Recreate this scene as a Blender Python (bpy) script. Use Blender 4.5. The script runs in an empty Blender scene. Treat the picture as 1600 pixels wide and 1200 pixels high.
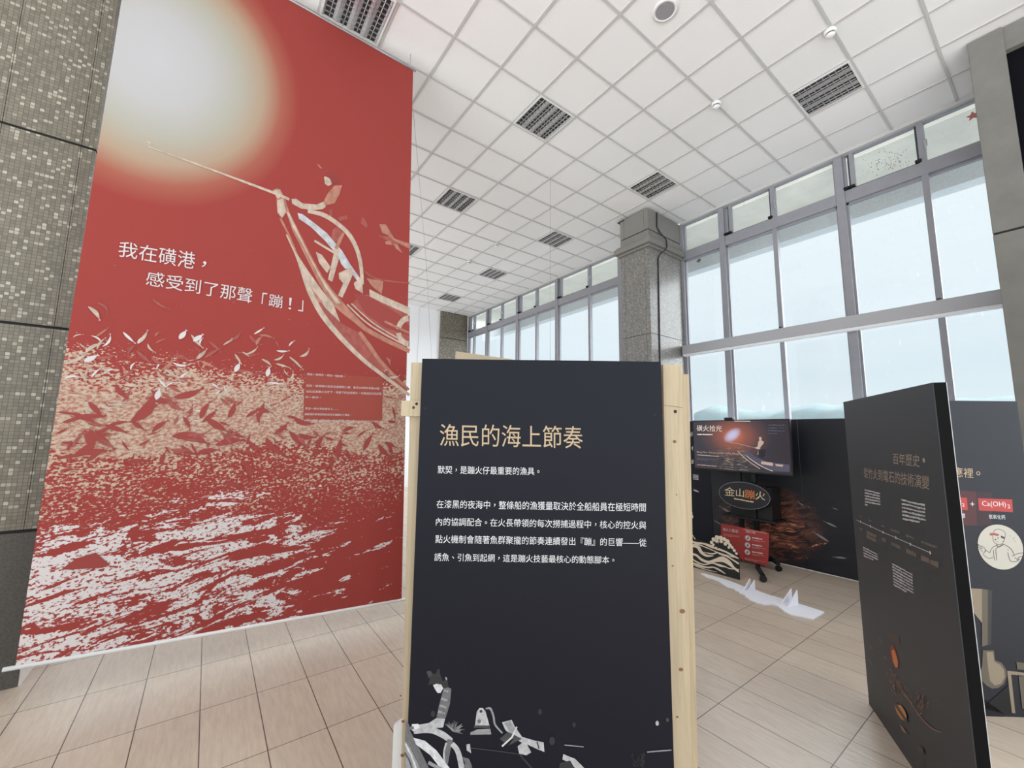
import bpy, bmesh, math, random
import numpy as np
from mathutils import Vector, Matrix, Euler

# ---------------------------------------------------------------- camera, sky, light, exposure
sc = bpy.context.scene
COL = sc.collection
EYE = 1.69                                   # camera height above the floor
YAW, PITCH, ROLL, FPX = 0.6329, 0.12137, 0.0123, 641.58

def cam_axes():
    f = np.array([math.sin(YAW)*math.cos(PITCH), math.cos(YAW)*math.cos(PITCH), math.sin(PITCH)])
    r = np.array([math.cos(YAW), -math.sin(YAW), 0.0])
    u = np.cross(r, f)
    return r*math.cos(ROLL)+u*math.sin(ROLL), -r*math.sin(ROLL)+u*math.cos(ROLL), f
CR, CU, CF = cam_axes()
cam_data = bpy.data.cameras.new('camera')
cam = bpy.data.objects.new('camera', cam_data)
COL.objects.link(cam)
cam.matrix_world = Matrix(((CR[0], CU[0], -CF[0], 0), (CR[1], CU[1], -CF[1], 0), (CR[2], CU[2], -CF[2], EYE), (0, 0, 0, 1)))
cam_data.sensor_width = 36.0
cam_data.lens = FPX/1600*36.0
cam_data.clip_start = 0.05
cam_data.clip_end = 20000
sc.camera = cam

w = bpy.data.worlds.new('overcast_sky')
sc.world = w
w.use_nodes = True
wn, wl = w.node_tree.nodes, w.node_tree.links
wn.clear()
wo = wn.new('ShaderNodeOutputWorld')
bg = wn.new('ShaderNodeBackground')
bg.inputs['Strength'].default_value = 0.79
tc = wn.new('ShaderNodeTexCoord')
sep = wn.new('ShaderNodeSeparateXYZ')
wl.new(tc.outputs['Generated'], sep.inputs[0])
ramp = wn.new('ShaderNodeValToRGB')
e = ramp.color_ramp.elements
e[0].position = 0.0; e[0].color = (0.55, 0.66, 0.72, 1)
e[1].position = 1.0; e[1].color = (0.93, 0.98, 1.01, 1)
for pos, c in ((0.49, (0.62, 0.72, 0.76, 1)), (0.505, (0.77, 0.88, 0.92, 1)), (0.56, (0.70, 0.81, 0.87, 1)), (0.66, (0.79, 0.89, 0.94, 1))):
    k = ramp.color_ramp.elements.new(pos); k.color = c
mp = wn.new('ShaderNodeMapRange')
mp.inputs['From Min'].default_value = -1; mp.inputs['From Max'].default_value = 1
wl.new(sep.outputs['Z'], mp.inputs['Value'])
cn = wn.new('ShaderNodeTexNoise')
mpn = wn.new('ShaderNodeMapping'); mpn.inputs['Scale'].default_value = (2.0, 2.0, 14.0)
wl.new(tc.outputs['Generated'], mpn.inputs['Vector'])
wl.new(mpn.outputs['Vector'], cn.inputs['Vector'])
cn.inputs['Scale'].default_value = 1.6; cn.inputs['Detail'].default_value = 5
cm = wn.new('ShaderNodeMath'); cm.operation = 'MULTIPLY_ADD'
wl.new(cn.outputs['Fac'], cm.inputs[0]); cm.inputs[1].default_value = 0.06; 
wl.new(mp.outputs['Result'], cm.inputs[2])
cs = wn.new('ShaderNodeMath'); cs.operation = 'SUBTRACT'; cs.inputs[1].default_value = 0.03
wl.new(cm.outputs[0], cs.inputs[0])
wl.new(cs.outputs[0], ramp.inputs['Fac'])
wl.new(ramp.outputs['Color'], bg.inputs['Color'])
wl.new(bg.outputs[0], wo.inputs['Surface'])

def sun(name, direction, strength, angle, color):
    l = bpy.data.lights.new(name, 'SUN')
    l.energy = strength; l.angle = math.radians(angle); l.color = color
    o = bpy.data.objects.new(name, l); COL.objects.link(o)
    o.rotation_euler = Vector(direction).to_track_quat('-Z', 'Y').to_euler()
    return o
# soft daylight of the bright overcast sky: through the sea windows; the other two suns are added fill
sun('daylight_sea', (-0.85, 0.22, -0.52), 8.0, 100, (0.93, 0.97, 1.0))
sun('fill_sun_rear', (0.25, 0.86, 0.40), 0.95, 90, (0.98, 0.99, 1.0))  # added fill from behind the camera, tilted upward through the open rear side
sun('fill_sun_upward', (0.70, 0.13, 0.70), 4.8, 75, (0.95, 0.98, 1.0))  # added fill from below the horizon, to brighten the ceiling

vs = sc.view_settings
vs.view_transform = 'Standard'; vs.look = 'None'; vs.gamma = 1.0; vs.use_curve_mapping = False
vs.exposure = 0.44
try:
    sc.cycles.max_bounces = 10; sc.cycles.diffuse_bounces = 6; sc.cycles.transparent_max_bounces = 16
    sc.cycles.use_denoising = True
    sc.cycles.caustics_reflective = False; sc.cycles.caustics_refractive = False
except Exception: pass

random.seed(7)
# ---------------------------------------------------------------- helpers
def lin(c):
    return tuple(((v/255)/12.92 if v/255 <= 0.04045 else ((v/255+0.055)/1.055)**2.4) for v in c)

def ray(x, y):
    return CF*1.0 + CR*((x-800)/FPX) + CU*((600-y)/FPX)
EYEV = np.array([0, 0, EYE])

class Plane:
    """a real surface in the hall; at() gives the point of it that a photo position shows"""
    def __init__(s, pt, n):
        s.p = np.array(pt, float); s.n = np.array(n, float); s.n /= np.linalg.norm(s.n)
        if s.n @ (EYEV - s.p) < 0: s.n = -s.n
    def at(s, px, off=0.0):
        d = ray(*px); t = ((s.p - EYEV) @ s.n)/(d @ s.n)
        return EYEV + d*t + s.n*off

MATS = {}
def nodes_of(name):
    m = bpy.data.materials.new(name); m.use_nodes = True
    nt = m.node_tree
    return m, nt, nt.nodes['Principled BSDF']

def mat(name, rgb, rough=0.6, metal=0.0, noise=0.0, nscale=20, spec=0.5, emit=None, estr=1.0, stretch=None, bump=0.0):
    if name in MATS: return MATS[name]
    m, nt, b = nodes_of(name)
    c = lin(rgb)
    b.inputs['Base Color'].default_value = (*c, 1)
    b.inputs['Roughness'].default_value = rough
    b.inputs['Metallic'].default_value = metal
    b.inputs['Specular IOR Level'].default_value = spec
    if noise or bump:
        g = nt.nodes.new('ShaderNodeNewGeometry')
        mpg = nt.nodes.new('ShaderNodeMapping')
        mpg.inputs['Scale'].default_value = stretch or (1, 1, 1)
        nt.links.new(g.outputs['Position'], mpg.inputs['Vector'])
        n = nt.nodes.new('ShaderNodeTexNoise'); n.inputs['Scale'].default_value = nscale; n.inputs['Detail'].default_value = 6
        nt.links.new(mpg.outputs['Vector'], n.inputs['Vector'])
        r = nt.nodes.new('ShaderNodeValToRGB')
        r.color_ramp.elements[0].position = 0.3; r.color_ramp.elements[1].position = 0.7
        r.color_ramp.elements[0].color = (*[v*(1-noise) for v in c], 1)
        r.color_ramp.elements[1].color = (*[min(1, v*(1+noise)) for v in c], 1)
        nt.links.new(n.outputs['Fac'], r.inputs['Fac'])
        nt.links.new(r.outputs['Color'], b.inputs['Base Color'])
        if bump:
            bp = nt.nodes.new('ShaderNodeBump'); bp.inputs['Strength'].default_value = bump; bp.inputs['Distance'].default_value = 0.01
            nt.links.new(n.outputs['Fac'], bp.inputs['Height']); nt.links.new(bp.outputs[0], b.inputs['Normal'])
    if emit:
        b.inputs['Emission Color'].default_value = (*lin(emit), 1); b.inputs['Emission Strength'].default_value = estr
    MATS[name] = m
    return m

def tag(o, label=None, cat=None, group=None, kind=None):
    if label: o['label'] = label
    if cat: o['category'] = cat
    if group: o['group'] = group
    if kind: o['kind'] = kind
    return o

def thing(name, loc, label=None, cat=None, group=None, kind=None):
    o = bpy.data.objects.new(name, None); COL.objects.link(o)
    o.location = loc; o.empty_display_size = 0.1
    return tag(o, label, cat, group, kind)

def origin_of(parent):
    p = Vector((0, 0, 0))
    while parent is not None:
        p += parent.location; parent = parent.parent
    return p

class MB:
    def __init__(s): s.bm = bmesh.new(); s.mats = []; s.cur = 0
    def use(s, m):
        if m not in s.mats: s.mats.append(m)
        s.cur = s.mats.index(m); return s
    def face(s, pts):
        vs_ = [s.bm.verts.new(Vector(p)) for p in pts]
        f = s.bm.faces.new(vs_); f.material_index = s.cur; return f
    def box(s, a, b):
        x0, x1 = sorted((a[0], b[0])); y0, y1 = sorted((a[1], b[1])); z0, z1 = sorted((a[2], b[2]))
        return s.hexa([(x0, y0, z0), (x1, y0, z0), (x1, y1, z0), (x0, y1, z0), (x0, y0, z1), (x1, y0, z1), (x1, y1, z1), (x0, y1, z1)])
    def hexa(s, p):
        v = [s.bm.verts.new(Vector(q)) for q in p]
        for q in ((3, 2, 1, 0), (4, 5, 6, 7), (0, 1, 5, 4), (1, 2, 6, 5), (2, 3, 7, 6), (3, 0, 4, 7)):
            f = s.bm.faces.new([v[i] for i in q]); f.material_index = s.cur
        return s
    def prism(s, pts, d):
        """closed outline pts extruded by the vector d"""
        d = Vector(d); a = [s.bm.verts.new(Vector(p)) for p in pts]; b = [s.bm.verts.new(Vector(p)+d) for p in pts]
        n = len(pts)
        fs = [s.bm.faces.new(a), s.bm.faces.new(b[::-1])]
        for i in range(n): fs.append(s.bm.faces.new((a[i], b[i], b[(i+1) % n], a[(i+1) % n])))
        for f in fs: f.material_index = s.cur
        return s
    def tube(s, pts, r, n=8, caps=True):
        pts = [Vector(p) for p in pts]; rings = []
        up = None
        for i, p in enumerate(pts):
            t = (pts[min(i+1, len(pts)-1)] - pts[max(i-1, 0)]).normalized()
            if up is None: up = t.orthogonal().normalized()
            up = (up - t*up.dot(t)).normalized(); sd = t.cross(up)
            rr = r[i] if isinstance(r, (list, tuple)) else r
            rings.append([s.bm.verts.new(p + (up*math.cos(2*math.pi*k/n) + sd*math.sin(2*math.pi*k/n))*rr) for k in range(n)])
        for a, b in zip(rings, rings[1:]):
            for k in range(n):
                f = s.bm.faces.new((a[k], a[(k+1) % n], b[(k+1) % n], b[k])); f.material_index = s.cur; f.smooth = True
        if caps:
            for q in (rings[0][::-1], rings[-1]):
                f = s.bm.faces.new(q); f.material_index = s.cur
        return s
    def lathe(s, c, prof, n=24, axis=(0, 0, 1)):
        ax = Vector(axis).normalized(); u = ax.orthogonal().normalized(); v = ax.cross(u); c = Vector(c)
        rings = [[s.bm.verts.new(c + ax*h + (u*math.cos(2*math.pi*k/n) + v*math.sin(2*math.pi*k/n))*max(r, 1e-4)) for k in range(n)] for r, h in prof]
        for a, b in zip(rings, rings[1:]):
            for k in range(n):
                f = s.bm.faces.new((a[k], a[(k+1) % n], b[(k+1) % n], b[k])); f.material_index = s.cur; f.smooth = True
        for q in (rings[0][::-1], rings[-1]):
            f = s.bm.faces.new(q); f.material_index = s.cur
        return s
    def build(s, name, m=None, parent=None, bevel=0.0, normals=True, at=None, uv=None):
        if normals: bmesh.ops.recalc_face_normals(s.bm, faces=s.bm.faces[:])
        org = origin_of(parent) if parent is not None else Vector(at or (0, 0, 0))
        if uv is not None:
            l = s.bm.loops.layers.uv.new('UVMap')
            for f in s.bm.faces:
                for lp in f.loops: lp[l].uv = uv(lp.vert.co)
        me = bpy.data.meshes.new(name)
        for v in s.bm.verts: v.co -= org
        s.bm.to_mesh(me); s.bm.free()
        for mm in ([m] if m is not None else s.mats): me.materials.append(mm)
        o = bpy.data.objects.new(name, me); COL.objects.link(o)
        if parent is not None: o.parent = parent
        else: o.location = org
        if bevel:
            b = o.modifiers.new('bevel', 'BEVEL'); b.width = bevel; b.segments = 2; b.limit_method = 'ANGLE'
        return o

TEXT_CACHE = {}
def glyphs(s):
    if s not in TEXT_CACHE:
        cu = bpy.data.curves.new('lettering', 'FONT'); cu.body = s; cu.size = 1.0; cu.resolution_u = 2
        cu.fill_mode = 'FRONT'
        o = bpy.data.objects.new('lettering', cu); COL.objects.link(o)
        dg = bpy.context.evaluated_depsgraph_get(); dg.update()
        me = bpy.data.meshes.new_from_object(o.evaluated_get(dg))
        v = np.array([q.co[:2] for q in me.vertices]) if len(me.vertices) else np.zeros((0, 2))
        f = [tuple(p.vertices) for p in me.polygons]
        bpy.data.objects.remove(o); bpy.data.curves.remove(cu); bpy.data.meshes.remove(me)
        TEXT_CACHE[s] = (v, f)
    return TEXT_CACHE[s]
def text_mesh(s):
    """full-width characters stand on an even pitch, comma and stop centred as in Taiwan print"""
    if all(ord(c) < 256 for c in s): return glyphs(s)
    V, F, n, x = [], [], 0, 0.0
    for c in s:
        wide = ord(c) > 0x2000 or c == '—'
        v, f = glyphs(c)
        if len(v):
            v = v.copy()
            if c in '，。、': v = v - (v.min(0)+v.max(0))/2 + np.array([0.5, 0.36])
            elif not wide: v[:, 0] -= v[:, 0].min()-0.04
            v[:, 0] += x
            V.append(v); F += [tuple(i+n for i in t) for t in f]; n += len(v)
        x += 1.0 if wide else (0.3 if c == ' ' else (v[:, 0].max()-x+0.06))
    return np.concatenate(V), F

class Print(MB):
    """ink on one flat surface: shapes at positions of the photo, laid on the surface itself"""
    def __init__(s, plane, off=0.0012):
        super().__init__(); s.pl = plane; s.off = off; s.lay = 0
    def P(s, px): return Vector(s.pl.at(px, s.off + s.lay))
    def poly(s, pts, m):
        s.use(m); s.lay += 0.00003
        s.face([s.P(q) for q in pts]); return s
    def strip(s, pts, width, m):
        s.use(m); s.lay += 0.00003
        W = [s.P(q) for q in pts]; n = Vector(s.pl.n); L, R = [], []
        for i, p in enumerate(W):
            t = (W[min(i+1, len(W)-1)] - W[max(i-1, 0)]).normalized(); q = n.cross(t)
            k = width[i] if isinstance(width, (list, tuple)) else width
            L.append(p + q*k/2); R.append(p - q*k/2)
        for i in range(len(W)-1): s.face([L[i], L[i+1], R[i+1], R[i]])
        return s
    def smooth_strip(s, pts, width, m, k=6):
        out, ws = [], []
        n = len(pts)
        for i in range(n-1):
            p0, p1, p2, p3 = [np.array(pts[max(0, min(n-1, i+j))], float) for j in (-1, 0, 1, 2)]
            for j in range(k):
                t = j/k
                out.append(tuple(0.5*((2*p1)+(-p0+p2)*t+(2*p0-5*p1+4*p2-p3)*t*t+(-p0+3*p1-3*p2+p3)*t**3)))
                if isinstance(width, (list, tuple)): ws.append(width[i]*(1-t)+width[i+1]*t)
        out.append(pts[-1])
        if isinstance(width, (list, tuple)): ws.append(width[-1])
        return s.strip(out, ws if ws else width, m)
    def disc(s, c, r, m, n=28, ry=None):
        """round mark of radius r metres"""
        s.use(m); s.lay += 0.00003
        c = s.P(c); nn = Vector(s.pl.n); u = Vector((0, 0, 1)).cross(nn).normalized(); v = nn.cross(u)
        s.face([c + u*r*math.cos(2*math.pi*k/n) + v*(ry or r)*math.sin(2*math.pi*k/n) for k in range(n)]); return s
    def leaf(s, c, length, fat, ang, m, bend=0.0):
        """a fish: spindle with a forked tail, length in metres"""
        s.use(m); s.lay += 0.00001
        c = s.P(c); nn = Vector(s.pl.n); u0 = Vector((0, 0, 1)).cross(nn).normalized(); v0 = nn.cross(u0)
        u = u0*math.cos(ang)+v0*math.sin(ang); v = nn.cross(u)
        prof = ((-0.5, 0.05), (-0.42, 0.45), (-0.28, 0.82), (-0.1, 1.0), (0.1, 0.86), (0.26, 0.5), (0.37, 0.16), (0.41, 0.14), (0.5, 0.62))
        sp = [c + u*length*a*(1-abs(bend)) + v*bend*length*(a*a*4-0.4) for a, b in prof]
        for i in range(len(prof)-1):
            (a0, b0), (a1, b1) = prof[i], prof[i+1]
            h0, h1 = length*fat*b0*0.5, length*fat*b1*0.5
            s.face([sp[i]+v*h0, sp[i+1]+v*h1, sp[i+1]-v*h1, sp[i]-v*h0])
        return s
    def text(s, string, quad, m):
        """string fitted in the four photo corners TL, TR, BR, BL on this surface"""
        v, f = text_mesh(string)
        if not len(v): return s
        s.use(m); s.lay += 0.00003
        lo, hi = v.min(0), v.max(0); q = (v-lo)/np.maximum(hi-lo, 1e-6)
        TL, TR, BR, BL = [np.array(s.pl.at(k, s.off+s.lay)) for k in quad]
        W = [((1-a)*(1-b))*BL + (a*(1-b))*BR + (a*b)*TR + ((1-a)*b)*TL for a, b in q]
        bv = [s.bm.verts.new(Vector(p)) for p in W]
        for t in f:
            try: fc = s.bm.faces.new([bv[i] for i in t]); fc.material_index = s.cur
            except ValueError: pass
        return s
    def lines(s, quad, rows, m, seed=1, fill=0.62, last=0.6, gap=0.2):
        """rows of print too small to read"""
        rnd = random.Random(seed); s.use(m); s.lay += 0.00003
        TL, TR, BR, BL = [np.array(s.pl.at(k, s.off+s.lay)) for k in quad]
        wid = np.linalg.norm(TR-TL); hgt = np.linalg.norm(TL-BL)
        rh = hgt/rows; nch = max(3, int(wid/(rh*0.75)))
        for r in range(rows):
            v1 = 1-(r+0.5-fill/2)/rows; v0 = 1-(r+0.5+fill/2)/rows
            lim = nch if r < rows-1 else max(2, int(nch*last))
            k = 0
            while k < lim:
                n = rnd.randint(1, 3)
                a, b = k/nch, min(lim, k+n-gap)/nch
                P4 = []
                for (x, y) in ((a, v0), (b, v0), (b, v1), (a, v1)):
                    y += rnd.uniform(-.12, .12)/rows
                    P4.append(((1-x)*(1-y))*BL + (x*(1-y))*BR + (x*y)*TR + ((1-x)*y)*TL)
                s.face([Vector(q) for q in P4]); k += n
        return s
    def build(s, name, parent=None, **k):
        return super().build(name, None, parent, normals=False, **k)

# ---------------------------------------------------------------- materials of the setting
def position(nt):
    g = nt.nodes.new('ShaderNodeNewGeometry'); return g.outputs['Position']
def math_node(nt, op, a, b=None, c=None):
    n = nt.nodes.new('ShaderNodeMath'); n.operation = op
    for i, v in enumerate((a, b, c)):
        if v is None: continue
        if isinstance(v, (int, float)): n.inputs[i].default_value = v
        else: nt.links.new(v, n.inputs[i])
    return n.outputs[0]
def ramp_node(nt, fac, stops):
    r = nt.nodes.new('ShaderNodeValToRGB')
    while len(r.color_ramp.elements) > 1: r.color_ramp.elements.remove(r.color_ramp.elements[-1])
    r.color_ramp.elements[0].position = stops[0][0]; r.color_ramp.elements[0].color = (*stops[0][1], 1)
    for p, c in stops[1:]:
        k = r.color_ramp.elements.new(p); k.color = (*c, 1)
    nt.links.new(fac, r.inputs['Fac']); return r.outputs['Color']
def mix_node(nt, fac, a, b, mode='MIX'):
    n = nt.nodes.new('ShaderNodeMix'); n.data_type = 'RGBA'; n.blend_type = mode
    for i, v in ((0, fac), (6, a), (7, b)):
        if isinstance(v, (int, float)): n.inputs[i].default_value = v
        elif isinstance(v, tuple): n.inputs[i].default_value = (*v, 1)
        else: nt.links.new(v, n.inputs[i])
    return n.outputs[2]
def noise_node(nt, vec, scale, detail=4, stretch=None, rough=0.5, dist=0.0):
    if stretch:
        m_ = nt.nodes.new('ShaderNodeMapping'); m_.inputs['Scale'].default_value = stretch; nt.links.new(vec, m_.inputs['Vector']); vec = m_.outputs['Vector']
    n = nt.nodes.new('ShaderNodeTexNoise'); n.inputs['Scale'].default_value = scale; n.inputs['Detail'].default_value = detail
    n.inputs['Roughness'].default_value = rough; n.inputs['Distortion'].default_value = dist
    nt.links.new(vec, n.inputs['Vector']); return n.outputs['Fac']

def floor_material():
    m, nt, b = nodes_of('floor_tile')
    p = position(nt)
    mp_ = nt.nodes.new('ShaderNodeMapping'); mp_.inputs['Location'].default_value = (-0.0997+0.2962*40, -3.90+0.6*40, 0)
    nt.links.new(p, mp_.inputs['Vector'])
    br = nt.nodes.new('ShaderNodeTexBrick'); br.offset = 0; br.squash = 1
    br.inputs['Scale'].default_value = 1; br.inputs['Brick Width'].default_value = 0.2962; br.inputs['Row Height'].default_value = 0.6
    br.inputs['Mortar Size'].default_value = 0.0028; br.inputs['Mortar Smooth'].default_value = 0.1; br.inputs['Bias'].default_value = 0
    c0 = lin((191, 176, 160))
    br.inputs['Color1'].default_value = (*[v*0.96 for v in c0], 1); br.inputs['Color2'].default_value = (*[v*1.05 for v in c0], 1)
    br.inputs['Mortar'].default_value = (*lin((84, 74, 66)), 1)
    nt.links.new(mp_.outputs['Vector'], br.inputs['Vector'])
    n1 = noise_node(nt, p, 3.0, 6, (14, 2, 1), 0.65)
    n2 = noise_node(nt, p, 1.1, 5)
    col = mix_node(nt, 0.22, br.outputs['Color'], ramp_node(nt, n1, [(0.3, (0.30, 0.30, 0.30)), (0.7, (0.85, 0.85, 0.85))]), 'OVERLAY')
    col = mix_node(nt, 0.18, col, ramp_node(nt, n2, [(0.3, (0.35, 0.33, 0.31)), (0.7, (0.75, 0.75, 0.75))]), 'OVERLAY')
    nt.links.new(col, b.inputs['Base Color'])
    b.inputs['Roughness'].default_value = 0.30
    b.inputs['Specular IOR Level'].default_value = 0.6
    bp = nt.nodes.new('ShaderNodeBump'); bp.inputs['Strength'].default_value = 0.35; bp.inputs['Distance'].default_value = 0.004
    h = math_node(nt, 'MULTIPLY_ADD', br.outputs['Fac'], -0.8, noise_node(nt, p, 5.0, 3, (6, 1.2, 1), 0.5, 1.0))
    nt.links.new(h, bp.inputs['Height']); nt.links.new(bp.outputs[0], b.inputs['Normal'])
    return m

def mosaic_material(name, base, light, tile=0.0245, share=0.13, rough=0.35):
    m, nt, b = nodes_of(name)
    p = position(nt)
    s_ = nt.nodes.new('ShaderNodeSeparateXYZ'); nt.links.new(p, s_.inputs[0])
    u = math_node(nt, 'ADD', s_.outputs['X'], s_.outputs['Y'])
    u = math_node(nt, 'DIVIDE', math_node(nt, 'ADD', u, 60.0), tile); v = math_node(nt, 'DIVIDE', s_.outputs['Z'], tile)
    cb = nt.nodes.new('ShaderNodeCombineXYZ')
    nt.links.new(math_node(nt, 'FLOOR', u), cb.inputs[0]); nt.links.new(math_node(nt, 'FLOOR', v), cb.inputs[1])
    wn_ = nt.nodes.new('ShaderNodeTexWhiteNoise'); wn_.noise_dimensions = '2D'; nt.links.new(cb.outputs[0], wn_.inputs['Vector'])
    B, L = lin(base), lin(light)
    dk = tuple(v*0.78 for v in B)
    col = ramp_node(nt, wn_.outputs['Value'], [(0.0, dk), (0.35, B), (1-share-0.01, tuple(v*1.16 for v in B)), (1-share, tuple((a+c)/2 for a, c in zip(B, L))), (1.0, L)])
    fu = math_node(nt, 'FRACT', u); fv = math_node(nt, 'FRACT', v)
    eu = math_node(nt, 'ABSOLUTE', math_node(nt, 'SUBTRACT', fu, 0.5)); ev = math_node(nt, 'ABSOLUTE', math_node(nt, 'SUBTRACT', fv, 0.5))
    g = math_node(nt, 'GREATER_THAN', math_node(nt, 'MAXIMUM', eu, ev), 0.435)
    col = mix_node(nt, g, col, tuple(v*0.55 for v in B))
    nt.links.new(col, b.inputs['Base Color'])
    b.inputs['Roughness'].default_value = rough
    bp = nt.nodes.new('ShaderNodeBump'); bp.inputs['Strength'].default_value = 0.4; bp.inputs['Distance'].default_value = 0.002
    nt.links.new(math_node(nt, 'SUBTRACT', 1.0, g), bp.inputs['Height']); nt.links.new(bp.outputs[0], b.inputs['Normal'])
    return m

def glass_material():
    m = bpy.data.materials.new('window_glass'); m.use_nodes = True; nt = m.node_tree; nt.nodes.clear()
    out = nt.nodes.new('ShaderNodeOutputMaterial')
    tr = nt.nodes.new('ShaderNodeBsdfTransparent'); tr.inputs[0].default_value = (0.985, 0.99, 0.992, 1)
    gl = nt.nodes.new('ShaderNodeBsdfGlossy'); gl.inputs['Roughness'].default_value = 0.03
    lw = nt.nodes.new('ShaderNodeLayerWeight'); lw.inputs['Blend'].default_value = 0.5
    rf = math_node(nt, 'MULTIPLY_ADD', math_node(nt, 'POWER', lw.outputs['Facing'], 5.0), 0.28, 0.025)
    mx = nt.nodes.new('ShaderNodeMixShader'); nt.links.new(rf, mx.inputs[0]); nt.links.new(tr.outputs[0], mx.inputs[1]); nt.links.new(gl.outputs[0], mx.inputs[2])
    # dried salt and dust: sparse specks and drips
    df = nt.nodes.new('ShaderNodeBsdfTranslucent'); df.inputs[0].default_value = (0.62, 0.68, 0.70, 1)
    p = position(nt)
    n1 = noise_node(nt, p, 26, 6, (1, 1, 0.35), 0.7); n2 = noise_node(nt, p, 1.3, 3)
    f = math_node(nt, 'MULTIPLY', math_node(nt, 'SMOOTH_MIN', math_node(nt, 'MAXIMUM', math_node(nt, 'MULTIPLY', math_node(nt, 'SUBTRACT', n1, 0.60), 4.0), 0.0), 1.0, 0.1), math_node(nt, 'MULTIPLY', n2, 0.35))
    m2 = nt.nodes.new('ShaderNodeMixShader'); nt.links.new(f, m2.inputs[0]); nt.links.new(mx.outputs[0], m2.inputs[1]); nt.links.new(df.outputs[0], m2.inputs[2])
    nt.links.new(m2.outputs[0], out.inputs[0])
    return m

def stone_material(name, rgb, rough=0.5, amount=0.22, scale=60):
    return mat(name, rgb, rough, noise=amount, nscale=scale)

M_FLOOR = floor_material()
M_MOSAIC = mosaic_material('mosaic_olive_grey', (118, 111, 97), (180, 173, 157))
M_MOSAIC2 = mosaic_material('mosaic_pale_grey', (132, 129, 124), (156, 154, 150), share=0.25, rough=0.25)
M_GLASS = glass_material()
M_CEIL = mat('ceiling_tile', (238, 236, 236), 0.9, noise=0.035, nscale=160, bump=0.05)
M_TBAR = mat('ceiling_bar', (196, 194, 193), 0.6)
M_FRAME = mat('window_frame_paint', (148, 148, 155), 0.45, noise=0.05, nscale=8)
M_GASKET = mat('dark_gasket', (58, 58, 60), 0.6)
M_GRANITE = stone_material('dark_granite', (80, 76, 71), 0.6, 0.25, 70)
M_STONE = stone_material('washed_stone', (130, 127, 122), 0.7, 0.18, 90)
M_CONC = mat('grey_concrete', (120, 118, 113), 0.8, noise=0.10, nscale=5)
M_BACK = mat('joint_black', (30, 29, 28), 0.8)
M_WHITEWALL = mat('white_wall_paint', (246, 247, 250), 0.8)
M_SOFFIT = mat('cream_soffit', (250, 246, 234), 0.85, noise=0.06, nscale=3)
M_BEAM = mat('weathered_beam', (214, 220, 224), 0.9, noise=0.08, nscale=30)
M_METAL = mat('brushed_aluminium', (190, 190, 192), 0.3, metal=0.9)
M_WHITE = mat('white_plastic', (232, 232, 232), 0.45)
M_BLACK = mat('black_plastic', (20, 20, 22), 0.45)
M_DARKMETAL = mat('black_steel', (24, 24, 27), 0.4, metal=0.3)

# ---------------------------------------------------------------- the hall
ZC = 5.82
GX, GY, TS = 1.742, 4.085, 0.6              # a crossing of the ceiling grid and its pitch
XW = 7.12                                    # inner face of the window wall
X0, Y0, Y1 = -5.2, -4.9, 12.45

o = MB().box((X0, Y0, -0.1), (XW+0.25, Y1+0.3, 0)).build('floor', M_FLOOR); tag(o, kind='structure')
o = MB().box((X0, Y0, ZC+0.012), (XW, Y1+0.3, ZC+0.05)).build('ceiling', M_CEIL); tag(o, kind='structure')
g = MB()
i = math.ceil((X0-GX)/TS)
while GX+i*TS < XW-0.05:
    x = GX+i*TS; g.box((x-0.012, Y0, ZC), (x+0.012, Y1, ZC+0.02)); i += 1
i = math.ceil((Y0-GY)/TS)
while GY+i*TS < Y1-0.05:
    y = GY+i*TS; g.box((X0, y-0.012, ZC-0.001), (XW, y+0.012, ZC+0.02)); i += 1
o = g.build('trim_1', M_TBAR); tag(o, kind='structure')
# edge trim where the ceiling meets the windows
o = MB().box((XW-0.03, 0.2, ZC-0.035), (XW+0.09, 4.2, ZC+0.02)).box((XW-0.03, 4.86, ZC-0.035), (XW+0.09, Y1, ZC+0.02)).box((XW-0.03, Y0, ZC-0.035), (XW+0.09, -0.35, ZC+0.02)).build('trim_2', M_TBAR); tag(o, kind='structure')
# far wall
g = MB().box((X0, Y1, 0), (6.06, Y1+0.2, ZC+0.05)); o = g.build('wall_far', M_WHITEWALL); tag(o, kind='structure')
g = MB()
for x in (2.9, 4.1, 5.3): g.box((x-0.006, Y1-0.01, 0), (x+0.006, Y1, ZC))
o = g.build('trim_3', mat('wall_batten', (214, 215, 217), 0.8)); tag(o, kind='structure')
# sill wall under the windows
o = MB().box((XW+0.02, Y0, 0), (XW+0.25, Y1+0.3, 0.55)).build('wall_right', M_CONC); tag(o, kind='structure')
def tiled_column(name, x0, x1, y0, y1, joints, m, seams_x=(), base=None, sm=None):
    """mosaic slabs with open dark joints round a core"""
    r = thing(name, (x0, y0, 0), kind='structure')
    MB().box((x0+0.012, y0+0.012, 0), (x1-0.012, y1-0.012, ZC+0.03)).build('core', M_BACK, r)
    if base: MB().box((x0, y0, 0), (x1, y1, base-0.012)).build('plinth', M_GRANITE, r, bevel=0.004)
    xs = [x0]+list(seams_x)+[x1]
    for za, zb in zip(joints, joints[1:]):
        g = MB()
        for xa, xb in zip(xs, xs[1:]):
            g.box((xa + (0.0015 if xa != x0 else 0), y0, za+0.01), (xb - (0.0015 if xb != x1 else 0), y1, zb-0.01))
        g.build('tile_slab', m, r)
    return r
tiled_column('wall_tiled_pier', -3.2, -0.872, 4.27, 5.15, [1.0, 2.408, 3.823, 5.24, 5.84], M_MOSAIC, (-2.53, -1.94, -1.343, -0.95), base=1.0)

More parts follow.
